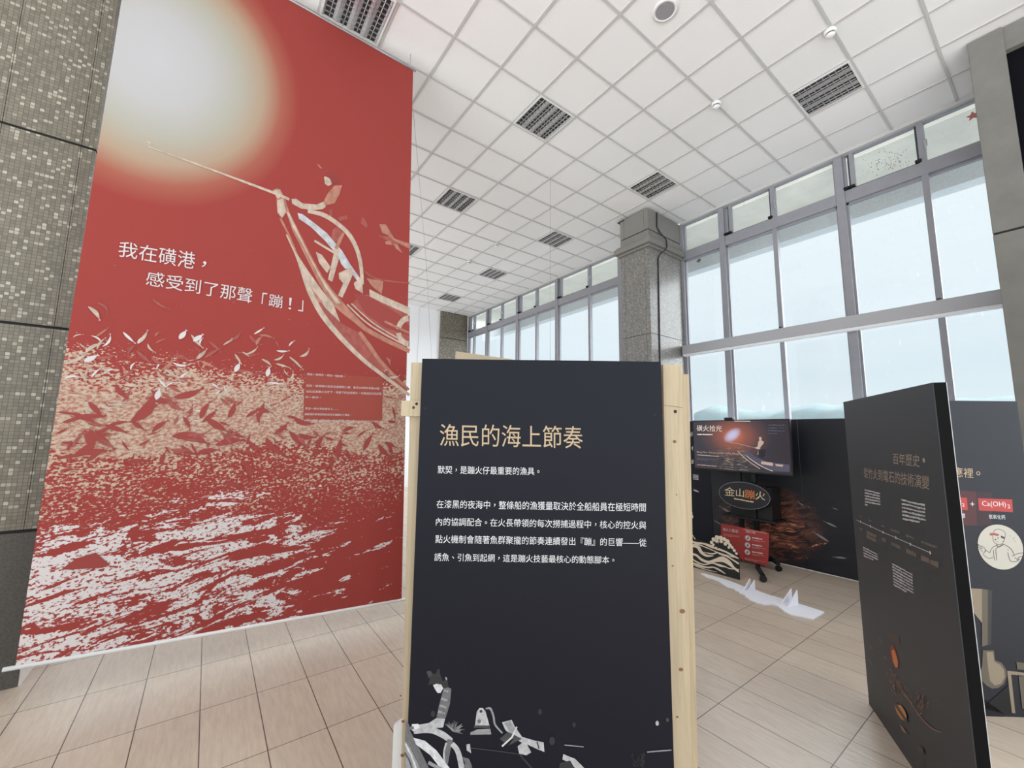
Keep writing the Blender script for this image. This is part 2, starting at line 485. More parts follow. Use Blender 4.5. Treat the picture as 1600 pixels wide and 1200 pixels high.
pier = bpy.data.objects['wall_tiled_pier']
MB().box((-0.872, 4.275, 0), (-0.862, 5.14, 0.985)).build('side_slab_reflection', mat('granite_window_reflection', (206, 200, 198), 0.25), pier)  # pale colour paints the windows' reflection on the pier's polished granite side

# pillar between the two window bays
PX0, PX1, PY0, PY1 = 6.09, 7.12, 4.215, 4.835
r = thing('wall_window_pillar', (PX0, PY0, 0), kind='structure')
MB().box((PX0+0.012, PY0+0.012, 0), (PX1, PY1-0.012, ZC-0.02)).build('core', M_BACK, r)
for za, zb in ((0.0, 1.94), (1.95, 3.47), (3.48, 5.06)):
    g = MB()
    g.box((PX0, PY0, za), (PX1, PY0+0.03, zb)); g.box((PX0, PY1-0.03, za), (PX1, PY1, zb))
    for ya, yb in ((PY0+0.03, PY0+0.085), (PY0+0.089, PY1-0.089), (PY1-0.085, PY1-0.03)): g.box((PX0, ya, za), (PX0+0.03, yb, zb))
    g.build('tile_slab', M_MOSAIC2, r)
MB().box((PX0, PY0, 5.24), (PX1, PY1, 5.385)).build('stone_band', M_STONE, r)
g = MB().box((PX0-0.10, PY0-0.09, 5.10), (PX1+0.02, PY1+0.09, 5.20))
g.box((PX0-0.06, PY0-0.055, 5.20), (PX1+0.02, PY1+0.055, 5.24)); g.box((PX0-0.05, PY0-0.045, 5.055), (PX1+0.02, PY1+0.045, 5.10))
g.build('cornice', M_STONE, r, bevel=0.008)
g = MB()
for ya, yb in ((PY0, PY0+0.085), (PY0+0.09, PY1-0.09), (PY1-0.085, PY1)): g.box((PX0, ya, 5.405), (PX1, yb, ZC-0.03))
g.build('tile_slab', M_STONE, r)
MB().box((PX0-0.02, PY1-0.1, ZC-0.05), (PX0+0.12, PY1+0.05, ZC-0.035)).build('bracket', M_GASKET, r)

# pillar at the right with a dark recess
QX0, QY1 = 6.1, 0.30
r = thing('wall_concrete_pillar', (QX0, -0.35, 0), kind='structure')
g = MB().box((QX0, 0.06, 0), (XW+0.1, QY1, 3.70)).box((QX0, 0.06, 3.72), (XW+0.1, QY1, ZC))
g.build('jamb', M_CONC, r, bevel=0.006)
MB().box((QX0+0.01, 0.06, 3.70), (XW, QY1-0.01, 3.72)).build('joint', M_BACK, r)
MB().box((QX0+0.03, -0.9, 5.57), (XW, 0.06, ZC)).build('lintel', M_CONC, r)
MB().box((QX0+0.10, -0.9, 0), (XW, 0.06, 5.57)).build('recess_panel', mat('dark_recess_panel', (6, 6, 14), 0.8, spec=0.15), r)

# far tiled pier beside the white wall
tiled_column('wall_far_pier', 6.06, 7.11, Y1-0.06, Y1+0.3, [0.0, 1.4, 2.9, 4.92, 5.82], M_MOSAIC, base=None)

# ---------------------------------------------------------------- windows
WZ0, WT0, WT1, WZ1 = 0.55, 5.06, 5.235, ZC-0.02
def window(idx, ya, yb, mid, sash_dark=True, thick_a=0.05, thick_b=0.05):
    """one window: two lights (or one) with transom lights above"""
    r = thing('window_%d' % idx, (XW, ya, WZ0), kind='structure')
    f = MB(); xa, xb = XW, XW+0.10
    f.box((xa, ya, WZ0), (xb, ya+thick_a, WZ1)); f.box((xa, yb-thick_b, WZ0), (xb, yb, WZ1))
    f.box((xa+0.015, ya, WT0), (xb, yb, WT1)); f.box((xa+0.03, ya, WZ1-0.03), (xb, yb, WZ1)); f.box((xa, ya, WZ0), (xb, yb, WZ0+0.06))
    f.box((xa+0.03, ya, 3.24), (xb, yb, 3.30))
    # stepped inner beads
    f.box((xa+0.05, ya+thick_a, WZ0), (xb, ya+thick_a+0.025, WZ1)); f.box((xa+0.05, yb-thick_b-0.025, WZ0), (xb, yb-thick_b, WZ1))
    f.box((xa+0.05, ya, WT0-0.03), (xb, yb, WT0))
    if mid is not None: f.box((xa+0.02, mid-0.032, WZ0), (xb, mid+0.032, WZ1))
    f.build('frame', M_FRAME, r)
    spans = [(ya+thick_a+0.025, yb-thick_b-0.025)] if mid is None else [(ya+thick_a+0.025, mid-0.032), (mid+0.032, yb-thick_b-0.025)]
    xg = XW+0.085
    for k, (p0, p1) in enumerate(spans):
        MB().box((xg, p0, WZ0+0.06), (xg+0.006, p1, 3.24)).build('pane', M_GLASS, r)
        MB().box((xg, p0, 3.30), (xg+0.006, p1, WT0-0.03)).build('pane', M_GLASS, r)
        MB().box((xg, p0, WT1), (xg+0.006, p1, WZ1-0.03)).build('pane', M_GLASS, r)
        if k == len(spans)-1 and mid is not None:
            # opening transom light with dark seal and stay
            s = MB(); z0, z1 = WT1, WZ1-0.03
            s.box((XW+0.04, p0, z0), (XW+0.075, p0+0.022, z1)); s.box((XW+0.04, p1-0.05, z0), (XW+0.075, p1-0.03, z1)); s.box((XW+0.04, p0, z0), (XW+0.075, p1, z0+0.02))
            s.build('seal', M_GASKET, r)
            MB().box((XW+0.03, p1-0.10, z0), (XW+0.08, p1-0.05, z1)).build('sash_stile', M_FRAME, r)
            st = MB(); st.box((XW-0.02, p1-0.10, z0+0.012), (XW+0.05, p1+0.03, z0+0.04)); st.box((XW-0.03, p1-0.02, z0), (XW+0.02, p1+0.01, z0+0.03))
            st.build('stay', M_DARKMETAL, r)
            st = MB(); st.box((XW-0.01, p0-0.02, z0+0.01), (XW+0.05, p0+0.04, z0+0.045)); st.build('stay', M_DARKMETAL, r)
            h = MB(); h.box((XW-0.005, mid-0.055, z0+0.20), (XW+0.03, mid-0.025, z0+0.28)); h.box((XW-0.03, mid-0.048, z0+0.14), (XW-0.005, mid-0.032, z0+0.26))
            h.build('handle', M_METAL, r)
    return r
win1 = window(1, 0.00, 1.70, 0.835)
win2 = window(2, 1.70, 3.42, 2.585)
win3 = window(3, 3.42, 4.215, None)
window(4, 4.835, 5.70, None)
window(5, 5.70, 7.78, 6.64)
window(6, 7.78, 9.51, 8.635)
window(7, 9.51, 11.18, 10.34)
window(8, 11.18, 12.39, 12.02)
window(9, -1.75, 0.0, -0.85)
# dirt and small fittings on the near windows
M_DIRT = mat('glass_dirt', (150, 148, 138), 0.9); M_SMUDGE = mat('glass_smudge', (92, 98, 98), 0.9)
GP = Plane((XW+0.0845, 0, 0), (-1, 0, 0))
rnd = random.Random(17)
g = MB().use(M_DIRT)
def spot(g, px, r_):
    c = GP.at(px); n = 7
    g.face([(c[0]-0.0005, c[1]+r_*rnd.uniform(.6, 1)*math.cos(2*math.pi*k/n), c[2]+r_*rnd.uniform(.6, 1)*math.sin(2*math.pi*k/n)) for k in range(n)])
for k in range(170):
    t = min(1, abs(rnd.gauss(0, .45)))
    px = (1412-rnd.random()*75*t-rnd.random()*20+rnd.gauss(0, 9), 248+rnd.gauss(0, 12)*(1-.4*t)+rnd.random()*20)
    if 1340 < px[0] < 1432 and px[1] < 285-(px[0]-1340)*0.36: spot(g, px, rnd.uniform(.003, .010))
g.build('dirt_stain', None, win2, normals=False)
g = MB().use(M_SMUDGE); spot(g, (1092, 407), .05); g.build('dirt_stain', None, win3, normals=False)
for wd, yy in ((win1, 0.835), (win2, 2.585)):
    MB().box((XW-0.015, yy-0.02, 3.368), (XW+0.02, yy+0.02, 3.415)).build('clip', M_GASKET, wd)
c = GP.at((1520, 181))
o = MB().prism([(c[0]-0.003, c[1]+(0.06 if k % 2 == 0 else 0.028)*math.cos(math.pi*k/5+.3), c[2]+(0.06 if k % 2 == 0 else 0.028)*math.sin(math.pi*k/5+.3)) for k in range(10)], (0.002, 0, 0)).build('sticker', mat('sticker_red', (196, 120, 112), 0.7), at=tuple(c))
tag(o, 'small faded red star sticker on the top window glass beside the right concrete pillar', 'sticker')

# bracing box beam in front of the near windows
o = MB().box((XW-0.13, 0.30, 3.20), (XW, 4.19, 3.365)).build('trim_4', mat('beam_paint', (178, 178, 183), 0.5), bevel=0.006); tag(o, kind='structure')
o = MB().box((XW-0.11, 0.30, 3.165), (XW-0.02, 4.19, 3.20)).build('trim_5', M_WHITEWALL); tag(o, kind='structure')

# outside: eaves soffit with its edge beam, sea and hills
o = MB().box((XW+0.25, Y0, 5.80), (8.45, Y1+1, 5.95)).build('eaves_soffit', M_SOFFIT); tag(o, kind='structure')
o = MB().box((8.40, Y0, 5.33), (8.65, Y1+1, 5.95)).build('eaves_beam', M_BEAM); tag(o, kind='structure')
g = MB()
rnd = random.Random(3)
ks = [(-500, 70), (-100, 90), (150, 106), (330, 104), (406, 100), (505, 106), (560, 96), (618, 88), (665, 92), (712, 103), (740, 113), (769, 123), (800, 116), (832, 88), (860, 66), (900, 52), (1300, 40), (2500, 45), (5000, 30)]
ys = np.linspace(-500, 5000, 260); hs = np.interp(ys, [k[0] for k in ks], [k[1] for k in ks])
prev = None
for y, h in zip(ys, hs):
    h = h + 3*math.sin(y*0.031)+2*math.sin(y*0.083+1)
    ring = [g.bm.verts.new((1500-380*math.sqrt(max(0, 1-t))*(1+0.1*math.sin(y*0.02+5*t)), y, -300+(h+300)*t)) for t in (0, 0.25, 0.5, 0.75, 0.92, 1.0)] + [g.bm.verts.new((1900, y, -300))]
    if prev:
        for a, b_, c, d in zip(prev, prev[1:], ring[1:], ring): g.bm.faces.new((a, b_, c, d)).smooth = True
    prev = ring
o = g.build('hills', mat('hillside_with_haze', (122, 138, 141), 0.95, noise=0.10, nscale=0.02)); tag(o, kind='structure')  # pale blue-grey of the distance haze is put into the hillside colour

# ---------------------------------------------------------------- ceiling fittings
M_LTRIM = mat('lamp_frame_white', (225, 224, 222), 0.4)
M_LIN = mat('lamp_reflector', (120, 118, 120), 0.35, metal=0.7)
M_LDARK = mat('lamp_cell_dark', (62, 58, 60), 0.45, metal=0.4)
M_LOUV = mat('lamp_louvre', (186, 184, 186), 0.35, metal=0.7)
M_TUBE = mat('lamp_tube', (205, 203, 200), 0.35)
def ceiling_light(b, a):
    x0, y0 = GX+b*TS, GY+a*TS; x1, y1 = x0+TS, y0+TS
    r = thing('ceiling_light', (x0+TS/2, y0+TS/2, ZC))
    g = MB(); e_ = 0.018
    for p, q in (((x0+.012, y0+.012), (x1-.012, y0+.012+e_)), ((x0+.012, y1-.012-e_), (x1-.012, y1-.012)), ((x0+.012, y0+.03), (x0+.03, y1-.03)), ((x1-.03, y0+.03), (x1-.012, y1-.03))):
        g.box((*p, ZC-0.008), (*q, ZC+0.012))
    g.build('frame', M_LTRIM, r)
    x0 += .03; x1 -= .03; y0 += .03; y1 -= .03
    g = MB(); z0, z1 = ZC-0.002, ZC+0.0115
    g.box((x0, y0, z1-0.0015), (x1, y1, z1)); g.build('housing', M_LDARK, r)
    W = (x1-x0)/4
    for k in range(4):
        xc = x0+W*(k+.5)
        MB().tube([(xc, y0+.012, z1-.0058), (xc, y1-.012, z1-.0058)], 0.004, 8).build('tube', M_TUBE, r)
    g = MB()
    for k in range(5):
        xc = x0+W*k; hw = 0.036 if 0 < k < 4 else 0.022
        g.prism([(max(x0, xc-hw), y0, z1-.002), (min(x1, xc+hw), y0, z1-.002), (min(x1, xc+.007), y0, z0-0.004), (max(x0, xc-.007), y0, z0-0.004)], (0, y1-y0, 0))
    for k in range(4):
        for j in range(1, 9):
            yy = y0+(y1-y0)*j/9
            g.box((x0+W*k, yy-.0025, z0-0.004), (x0+W*(k+1), yy+.0025, z1-.003))
    g.build('louvre', M_LOUV, r)
    return r
lamp_spots = [(-2, -1, 'unlit square louvred ceiling light cut off at the top edge above the red banner'),
              (2, -1, 'unlit square louvred ceiling light, nearest one in the middle of the ceiling'),
              (6, -5, 'unlit square louvred ceiling light nearest the right end of the window row'),
              (6, -1, 'unlit square louvred ceiling light just in front of the window pillar'),
              (2, 3, 'unlit square louvred ceiling light second along the middle row right of the banner'),
              (6, 3, 'unlit square louvred ceiling light left of the window pillar top'),
              (2, 7, 'unlit square louvred ceiling light peeking out at the right edge of the red banner'),
              (6, 7, 'small far unlit louvred ceiling light second from the end by the windows'),
              (6, 11, 'farthest unlit louvred ceiling light close to the white end wall')]
for b, a, lab in lamp_spots: tag(ceiling_light(b, a), lab, 'ceiling light', 'louvred ceiling lights')

def smoke_detector(x, y, lab):
    r = thing('smoke_detector', (x, y, ZC), lab, 'smoke detector', 'ceiling smoke detectors')
    MB().lathe((x, y, ZC), [(0.056, 0), (0.056, -0.022), (0.046, -0.036)], 24).build('base', M_WHITE, r)
    MB().lathe((x, y, ZC-0.036), [(0.038, 0), (0.036, -0.012)], 20).build('grille', M_GASKET, r)
    MB().lathe((x, y, ZC-0.048), [(0.041, 0), (0.040, -0.008), (0.026, -0.02), (0.008, -0.022)], 20).build('cap', M_WHITE, r)
smoke_detector(4.786, 1.106, 'white smoke detector nearest the camera, beside the right hand ceiling light')
smoke_detector(4.773, 2.274, 'white smoke detector on the ceiling between the middle light and the right hand light')
smoke_detector(4.757, 7.118, 'small white smoke detector beyond the middle of the ceiling, left of the window pillar')
smoke_detector(4.743, 8.276, 'farthest white smoke detector, to the lower left of another one')
r = thing('ceiling_speaker', (3.268, 2.0, ZC), 'round flush ceiling loudspeaker with grey grille and white rim', 'speaker')
MB().lathe((3.268, 2.0, ZC), [(0.115, 0.012), (0.115, -0.004), (0.088, -0.006), (0.088, 0.008)], 40).build('rim', M_WHITE, r)
MB().lathe((3.268, 2.0, ZC), [(0.0885, 0.008), (0.0885, -0.004)], 40).build('grille', mat('speaker_grille', (146, 142, 146), 0.7, noise=0.2, nscale=220), r)

M_WIRE = mat('hanging_wire', (150, 148, 148), 0.4, metal=0.5)
for pts, lab in (([(4.149, 4.671, ZC), (4.149, 4.671, 2.5)], 'thin wire hanging straight down from the ceiling left of the window pillar'),
                 ([(1.81, 4.701, ZC), (2.72, 6.20, 4.6), (4.75, 9.9, 2.3)], 'long thin slanting wire strung from the ceiling beside the banner edge')):
    o = MB().tube(pts, 0.0022, 6).build('hanging_wire', M_WIRE, at=pts[0]); tag(o, lab, 'wire')
o = MB().tube([(6.355, 4.203, 5.79), (6.345, 4.203, 5.50), (6.42, 4.195, 5.42), (6.485, 4.175, 5.36), (6.492, 4.115, 5.26), (6.487, 4.105, 5.12), (6.44, 4.115, 5.05), (6.37, 4.18, 4.97), (6.352, 4.203, 4.90), (6.343, 4.204, 4.35), (6.325, 4.204, 3.6), (6.312, 4.204, 3.05), (6.305, 4.204, 1.9)], 0.012, 8).build('cable', mat('cable_sheath', (42, 42, 50), 0.5), at=(6.305, 4.204, 1.9))
tag(o, 'black cable running down the tiled window pillar from the ceiling', 'cable')

# ---------------------------------------------------------------- big red banner
BN = np.array([0.05, 1.0, -0.0218]); BPT = np.array([0, 3.883, 0])
BP = Plane(BPT, BN)
def banner_material():
    m, nt, b = nodes_of('banner_fabric')
    p = position(nt)
    s_ = nt.nodes.new('ShaderNodeSeparateXYZ'); nt.links.new(p, s_.inputs[0]); x, z = s_.outputs['X'], s_.outputs['Z']
    M_ = lambda op, *a: math_node(nt, op, *a)
    red, cream, white = lin((150, 60, 55)), lin((190, 170, 151)), lin((212, 205, 204))
    # printed flare of the fire
    dx = M_('DIVIDE', M_('ADD', x, 0.55), 0.98); dz = M_('DIVIDE', M_('SUBTRACT', z, 4.60), 1.22)
    d = M_('SQRT', M_('ADD', M_('MULTIPLY', dx, dx), M_('MULTIPLY', dz, dz)))
    flare = ramp_node(nt, d, [(0.0, lin((184, 183, 186))), (0.32, lin((180, 178, 178))), (0.54, lin((170, 166, 154))), (0.72, lin((170, 146, 124))), (0.86, lin((160, 92, 76))), (1.0, red)])
    # foam and spray: speckle whose density follows the height on the cloth
    def smooth(v, a, b_):
        n = nt.nodes.new('ShaderNodeMapRange'); n.interpolation_type = 'SMOOTHSTEP'
        nt.links.new(v, n.inputs['Value']); n.inputs['From Min'].default_value = a; n.inputs['From Max'].default_value = b_
        return n.outputs['Result']
    wob = noise_node(nt, p, 2.0, 5, (0.8, 1, 1.4), 0.6)
    zz = M_('ADD', z, M_('MULTIPLY', M_('SUBTRACT', wob, 0.5), 0.55))
    mid = noise_node(nt, p, 8, 5, (0.6, 1, 1.6), 0.65)
    foam = M_('MULTIPLY', M_('SUBTRACT', 1.0, smooth(zz, 1.78, 2.42)), smooth(zz, 1.38, 1.66))
    foam = M_('MULTIPLY', foam, M_('MULTIPLY_ADD', mid, 0.55, 0.66))
    churn = M_('MULTIPLY', M_('SUBTRACT', 1.0, smooth(zz, 1.55, 1.8)), smooth(zz, 0.62, 1.45))
    churn = M_('MULTIPLY', churn, M_('MULTIPLY_ADD', mid, 0.8, 0.06))
    rot = nt.nodes.new('ShaderNodeMapping'); rot.inputs['Rotation'].default_value = (0, 0.17, 0); nt.links.new(p, rot.inputs['Vector'])
    big = noise_node(nt, rot.outputs['Vector'], 3.0, 6, (0.85, 1, 3.7), 0.64, 1.1)
    area = M_('MULTIPLY', M_('SUBTRACT', 1.0, smooth(zz, 0.98, 1.36)), M_('SUBTRACT', 1.0, M_('MULTIPLY', smooth(x, 0.1, 1.3), 0.8)))
    glit = smooth(M_('MULTIPLY_ADD', area, 0.17, big), 0.585, 0.69)
    glit = M_('MULTIPLY', glit, M_('MULTIPLY', M_('SUBTRACT', 1.0, smooth(z, 1.15, 1.4)), 0.68))
    dens = M_('MAXIMUM', M_('MAXIMUM', M_('MULTIPLY', foam, 1.12), churn), glit)
    speck = noise_node(nt, rot.outputs['Vector'], 58, 4, (0.72, 1, 1.2), 0.62)
    thr = M_('SUBTRACT', 0.74, M_('MULTIPLY', dens, 0.46))
    mk = smooth(M_('SUBTRACT', speck, thr), -0.015, 0.03)
    tone = mix_node(nt, smooth(speck, 0.40, 0.60), lin((166, 112, 98)), cream)
    tone = mix_node(nt, smooth(glit, 0.2, 0.45), tone, white)
    col = mix_node(nt, mk, flare, tone)
    nt.links.new(col, b.inputs['Base Color'])
    b.inputs['Roughness'].default_value = 0.75; b.inputs['Specular IOR Level'].default_value = 0.25
    wv = noise_node(nt, p, 420, 1)
    bp = nt.nodes.new('ShaderNodeBump'); bp.inputs['Strength'].default_value = 0.12; bp.inputs['Distance'].default_value = 0.001
    nt.links.new(wv, bp.inputs['Height']); nt.links.new(bp.outputs[0], b.inputs['Normal'])
    return m
R_RED = mat('print_red', (148, 59, 54), 0.75); R_CREAM = mat('print_cream', (188, 168, 152), 0.75, noise=0.22, nscale=26, stretch=(1, 1, 0.6)); R_TAN = mat('print_tan', (170, 116, 98), 0.75, noise=0.22, nscale=26, stretch=(1, 1, 0.6))
R_PINK = mat('print_rose', (156, 80, 72), 0.75, noise=0.22, nscale=26, stretch=(1, 1, 0.6)); R_WHITE = mat('print_white', (208, 200, 200), 0.75); R_DARKRED = mat('print_deep_red', (138, 52, 47), 0.75)
R_PALE = mat('print_pale_blue', (184, 184, 188), 0.75, noise=0.22, nscale=26, stretch=(1, 1, 0.6)); R_BRICK = mat('print_brick', (150, 64, 52), 0.75)

TLc, TRc, BRc, BLc = (211.4, -135), (645.5, 110), (627.5, 936), (24, 1041)
ban = thing('banner', tuple(BP.at(BLc)), 'huge red hanging banner showing a fishing boat, leaping fish and white lettering', 'banner')
c4 = [Vector(BP.at(q)) for q in (BLc, BRc, TRc, TLc)]
MB().prism(c4, Vector(BP.n)*-0.002).build('fabric', banner_material(), ban)
g = MB(); nn = Vector(BP.n)
lo = (c4[1]-c4[0]).normalized()
g.tube([c4[0]-lo*0.05+Vector((0, 0, -0.008)), c4[1]+lo*0.05+Vector((0, 0, -0.008))], 0.013, 10); g.build('bottom_rod', M_WHITE, ban)
hi = (c4[2]-c4[3]).normalized()
MB().tube([c4[3]-hi*0.03+Vector((0, 0, 0.008)), c4[2]+hi*0.03+Vector((0, 0, 0.008))], 0.012, 10).build('top_rod', M_METAL, ban)
for k in (0.02, 0.35, 0.68, 0.985):
    q = c4[3].lerp(c4[2], k)
    MB().tube([q+Vector((0, 0, 0.01)), Vector((q.x, q.y+0.01, ZC))], 0.003, 6).build('hook', M_METAL, ban)

pr = Print(BP, 0.002)
k4 = lambda P: [(400+x/3.158, 240+y/3.158) for x, y in P]
# boat hull, stem, rails (positions read off the banner)
pr.poly(k4([(205, 520), (265, 650), (350, 770), (415, 835), (500, 880), (560, 950), (620, 1030), (750, 1160), (740, 1185), (620, 1090), (520, 1010), (420, 910), (330, 800), (265, 680)]), R_PINK)
pr.poly(k4([(470, 745), (520, 690), (560, 700), (640, 745), (758, 800), (757, 960), (690, 930), (600, 865), (530, 800)]), R_PINK)
pr.poly(k4([(480, 690), (560, 705), (700, 790), (757, 850), (757, 900), (640, 860), (540, 790)]), R_RED)
pr.poly(k4([(82, 180), (100, 172), (120, 176), (140, 215), (165, 290), (215, 390), (270, 500), (330, 610), (390, 690), (470, 780), (550, 860), (535, 872), (440, 800), (375, 745), (310, 640), (240, 500), (180, 380), (150, 292), (128, 322), (105, 292), (100, 215)]), R_TAN)
pr.poly(k4([(86, 182), (116, 178), (128, 200), (110, 222), (101, 215)]), R_CREAM)
pr.poly(k4([(104, 232), (132, 222), (148, 285), (128, 318), (106, 290)]), R_CREAM)
pr.poly(k4([(150, 288), (163, 292), (210, 392), (265, 505), (325, 615), (385, 698), (420, 740), (395, 740), (340, 660), (280, 545), (225, 440), (180, 360)]), R_CREAM)
pr.smooth_strip(k4([(120, 320), (165, 410), (205, 510)]), 0.018, R_TAN)
pr.poly(k4([(148, 395), (195, 485), (255, 575), (322, 670), (382, 745), (415, 832), (345, 765), (268, 655), (205, 525)]), R_CREAM)
pr.poly(k4([(205, 535), (262, 650), (330, 735), (300, 735), (245, 650)]), R_TAN)
pr.smooth_strip(k4([(150, 400), (205, 520), (265, 680), (330, 800), (420, 910), (520, 1010), (620, 1090), (757, 1192)]), [0.01, 0.018, 0.045, 0.05, 0.045, 0.04, 0.035, 0.03], R_CREAM)
pr.smooth_strip(k4([(510, 880), (560, 950), (610, 1020), (690, 1105), (755, 1165)]), [0.03, 0.04, 0.035, 0.03, 0.02], R_TAN)
pr.smooth_strip(k4([(430, 760), (520, 850), (620, 910), (757, 975)]), 0.045, R_TAN)
pr.smooth_strip(k4([(450, 745), (540, 830), (640, 895), (757, 955)]), 0.015, R_CREAM)
pr.smooth_strip(k4([(470, 740), (570, 830), (690, 905), (750, 930)]), 0.012, R_CREAM)
pr.smooth_strip(k4([(255, 285), (330, 302), (400, 345), (460, 402), (500, 480), (518, 560), (524, 645)]), [0.03, 0.045, 0.045, 0.045, 0.04, 0.035, 0.03], R_CREAM)
pr.poly(k4([(205, 293), (230, 300), (290, 345), (350, 393), (390, 440), (425, 480), (470, 555), (524, 630), (515, 650), (460, 575), (400, 500), (340, 430), (270, 362), (212, 322)]), R_PALE)
pr.smooth_strip(k4([(288, 430), (340, 462), (390, 492)]), 0.022, R_CREAM)
pr.poly(k4([(295, 485), (325, 500), (368, 560), (350, 590), (312, 540)]), R_CREAM)
pr.poly(k4([(388, 470), (416, 472), (412, 510), (376, 632), (355, 622)]), R_CREAM)
pr.poly(k4([(408, 590), (470, 560), (482, 588), (426, 712), (404, 700), (430, 640), (410, 618)]), R_CREAM)
pr.poly(k4([(400, 490), (440, 520), (475, 560), (440, 570), (420, 545)]), R_PALE)
pr.poly(k4([(482, 640), (524, 602), (527, 690), (490, 668)]), R_CREAM)
pr.smooth_strip(k4([(430, 390), (412, 430), (395, 470)]), 0.03, R_TAN)
pr.poly(k4([(530, 560), (545, 620), (528, 700), (556, 695), (570, 640), (550, 610)]), R_DARKRED)
pr.poly(k4([(545, 615), (628, 630), (620, 695), (572, 655)]), R_TAN)
pr.smooth_strip(k4([(536, 582), (600, 620), (757, 640)]), 0.016, R_PINK)
pr.poly(k4([(560, 670), (620, 700), (700, 735), (758, 760), (758, 798), (620, 735), (560, 705)]), R_CREAM)
for a0_, a1_ in ((95, 172), (188, 265)):
    ring = []
    for rad in (78, 50):
        seq = [(757+rad*math.cos(math.radians(t))*0.86, 876+rad*math.sin(math.radians(t))) for t in np.linspace(a0_, a1_, 9)]
        ring += seq if rad == 78 else seq[::-1]
    pr.poly(k4(ring), R_CREAM)
pr.strip(k4([(635, 828), (700, 860), (757, 885)]), 0.022, R_TAN)
# helmsman at the bow, his pole, gear behind him
pr.poly(k4([(175, 225), (198, 223), (228, 246), (300, 252), (332, 238), (345, 262), (330, 274), (280, 280), (222, 272), (178, 248)]), R_CREAM)
pr.poly(k4([(385, 160), (425, 156), (412, 200), (388, 245), (345, 256), (332, 240), (352, 200)]), R_TAN)
pr.poly(k4([(335, 116), (350, 112), (368, 130), (374, 152), (356, 161), (340, 150)]), R_CREAM)
pr.poly(k4([(300, 52), (312, 56), (328, 76), (314, 72)]), R_TAN); pr.poly(k4([(392, 108), (404, 112), (404, 126)]), R_TAN)
pr.poly(k4([(350, 92), (395, 96), (412, 140), (378, 150), (366, 124), (340, 112)]), R_DARKRED)
pr.poly(k4([(360, 275), (376, 275), (374, 312), (362, 305)]), R_PINK)
for q in ([(405, 315), (450, 305), (452, 325), (412, 332)], [(516, 345), (524, 308), (552, 352), (545, 368)], [(375, 378), (400, 362), (428, 390), (392, 440), (372, 420)]): pr.poly(k4(q), R_PINK)
pr.poly(k4([(606, 348), (640, 350), (682, 420), (760, 446), (760, 472), (690, 436), (722, 492), (690, 470), (650, 402), (622, 392)]), R_TAN)
pr.poly(k4([(600, 405), (660, 410), (705, 450), (660, 440)]), R_PINK); pr.poly(k4([(635, 435), (660, 430), (676, 452), (640, 448)]), R_TAN)
pr.strip([(232, 229.5), (330, 265), (437, 305), (452, 312)], [0.008, 0.016, 0.026, 0.026], R_CREAM)
pr.poly([(228, 221), (236, 222), (234, 226)], R_CREAM)
# fish in the air and in the foam
rnd = random.Random(11)
def in_banner(x, y): return x > 75 + (1041-y)*0.0 and x < 632 and x > 24+(1041-y)*0.1585+16 and x < 622
n = 0
while n < 150:
    y = 470+250*min(1, abs(rnd.gauss(0.42, 0.23))); x = rnd.uniform(70, 634)
    if not in_banner(x, y) or y > 690: continue
    if 470 < x < 600 and 560 < y < 670: continue
    if y < 520 and 180 < x < 500 and rnd.random() < .75: continue
    if x > 480 and y < 560: continue
    s_ = rnd.uniform(0.05, 0.145)
    pr.leaf((x, y), s_, rnd.uniform(0.12, 0.21), rnd.choice((rnd.gauss(0, 0.5), rnd.gauss(0.9, .3), rnd.gauss(-.7, .3))), rnd.choice((R_CREAM, R_CREAM, R_CREAM, R_WHITE, R_TAN, R_TAN, R_PINK, R_PINK)), rnd.uniform(-.16, .16)); n += 1
for x, y, a_, L_ in [(100, 645, .25, .2), (150, 640, -.9, .14), (228, 637, 1.15, .3), (140, 690, -1.3, .2), (135, 700, .9, .2), (165, 690, -.85, .16), (150, 706, .15, .17), (190, 613, -.9, .14), (182, 670, -.4, .14), (254, 626, -.2, .18), (296, 615, .45, .22), (250, 665, .8, .14), (320, 640, 1.2, .16), (328, 650, .9, .14), (300, 685, -.3, .28), (340, 665, -.6, .2), (363, 640, 1.3, .16), (395, 645, .7, .12), (360, 690, .2, .22), (398, 698, -.7, .15), (425, 698, -.9, .2), (440, 670, .8, .16), (465, 687, -.8, .2), (480, 682, -.15, .17), (475, 660, -.2, .18), (500, 690, 1.1, .14), (530, 700, 1.45, .22), (495, 708, .5, .14), (545, 670, .35, .14), (575, 690, 1.1, .2), (600, 705, -.75, .2), (518, 722, 1.5, .14), (388, 735, -1.2, .2), (365, 758, -.4, .17), (610, 695, -.4, .14), (590, 665, -.5, .15), (450, 740, .2, .2), (505, 730, .1, .14), (255, 715, 1.4, .12), (295, 705, -.6, .15), (325, 705, .2, .17), (215, 720, .1, .14)]:
    if in_banner(x, y): pr.leaf((x, y), L_*0.95, 0.25, a_, R_RED, rnd.uniform(-.12, .12))
n = 0
while n < 90:
    y = rnd.gauss(672, 30); x = rnd.uniform(70, 630)
    if not in_banner(x, y) or (470 < x < 605 and 560 < y < 672) or y > 750: continue
    pr.leaf((x, y), rnd.uniform(0.06, 0.14), rnd.uniform(0.16, 0.26), rnd.uniform(-1.4, 1.4), rnd.choice((R_RED, R_RED, R_PINK)), rnd.uniform(-.06, .06)); n += 1
rnd = random.Random(12)
for x, y in ((371, 574), (419, 581), (247, 616), (310, 528), (143, 560), (286, 523)): pr.leaf((x, y), 0.085, 0.40, rnd.uniform(.7, 1.8), R_WHITE)
pr.poly([(95, 890), (120, 872), (150, 863), (172, 882), (160, 887)], R_RED)
pr.build('boat_and_fish_print', ban)
pr = Print(BP, 0.0045)
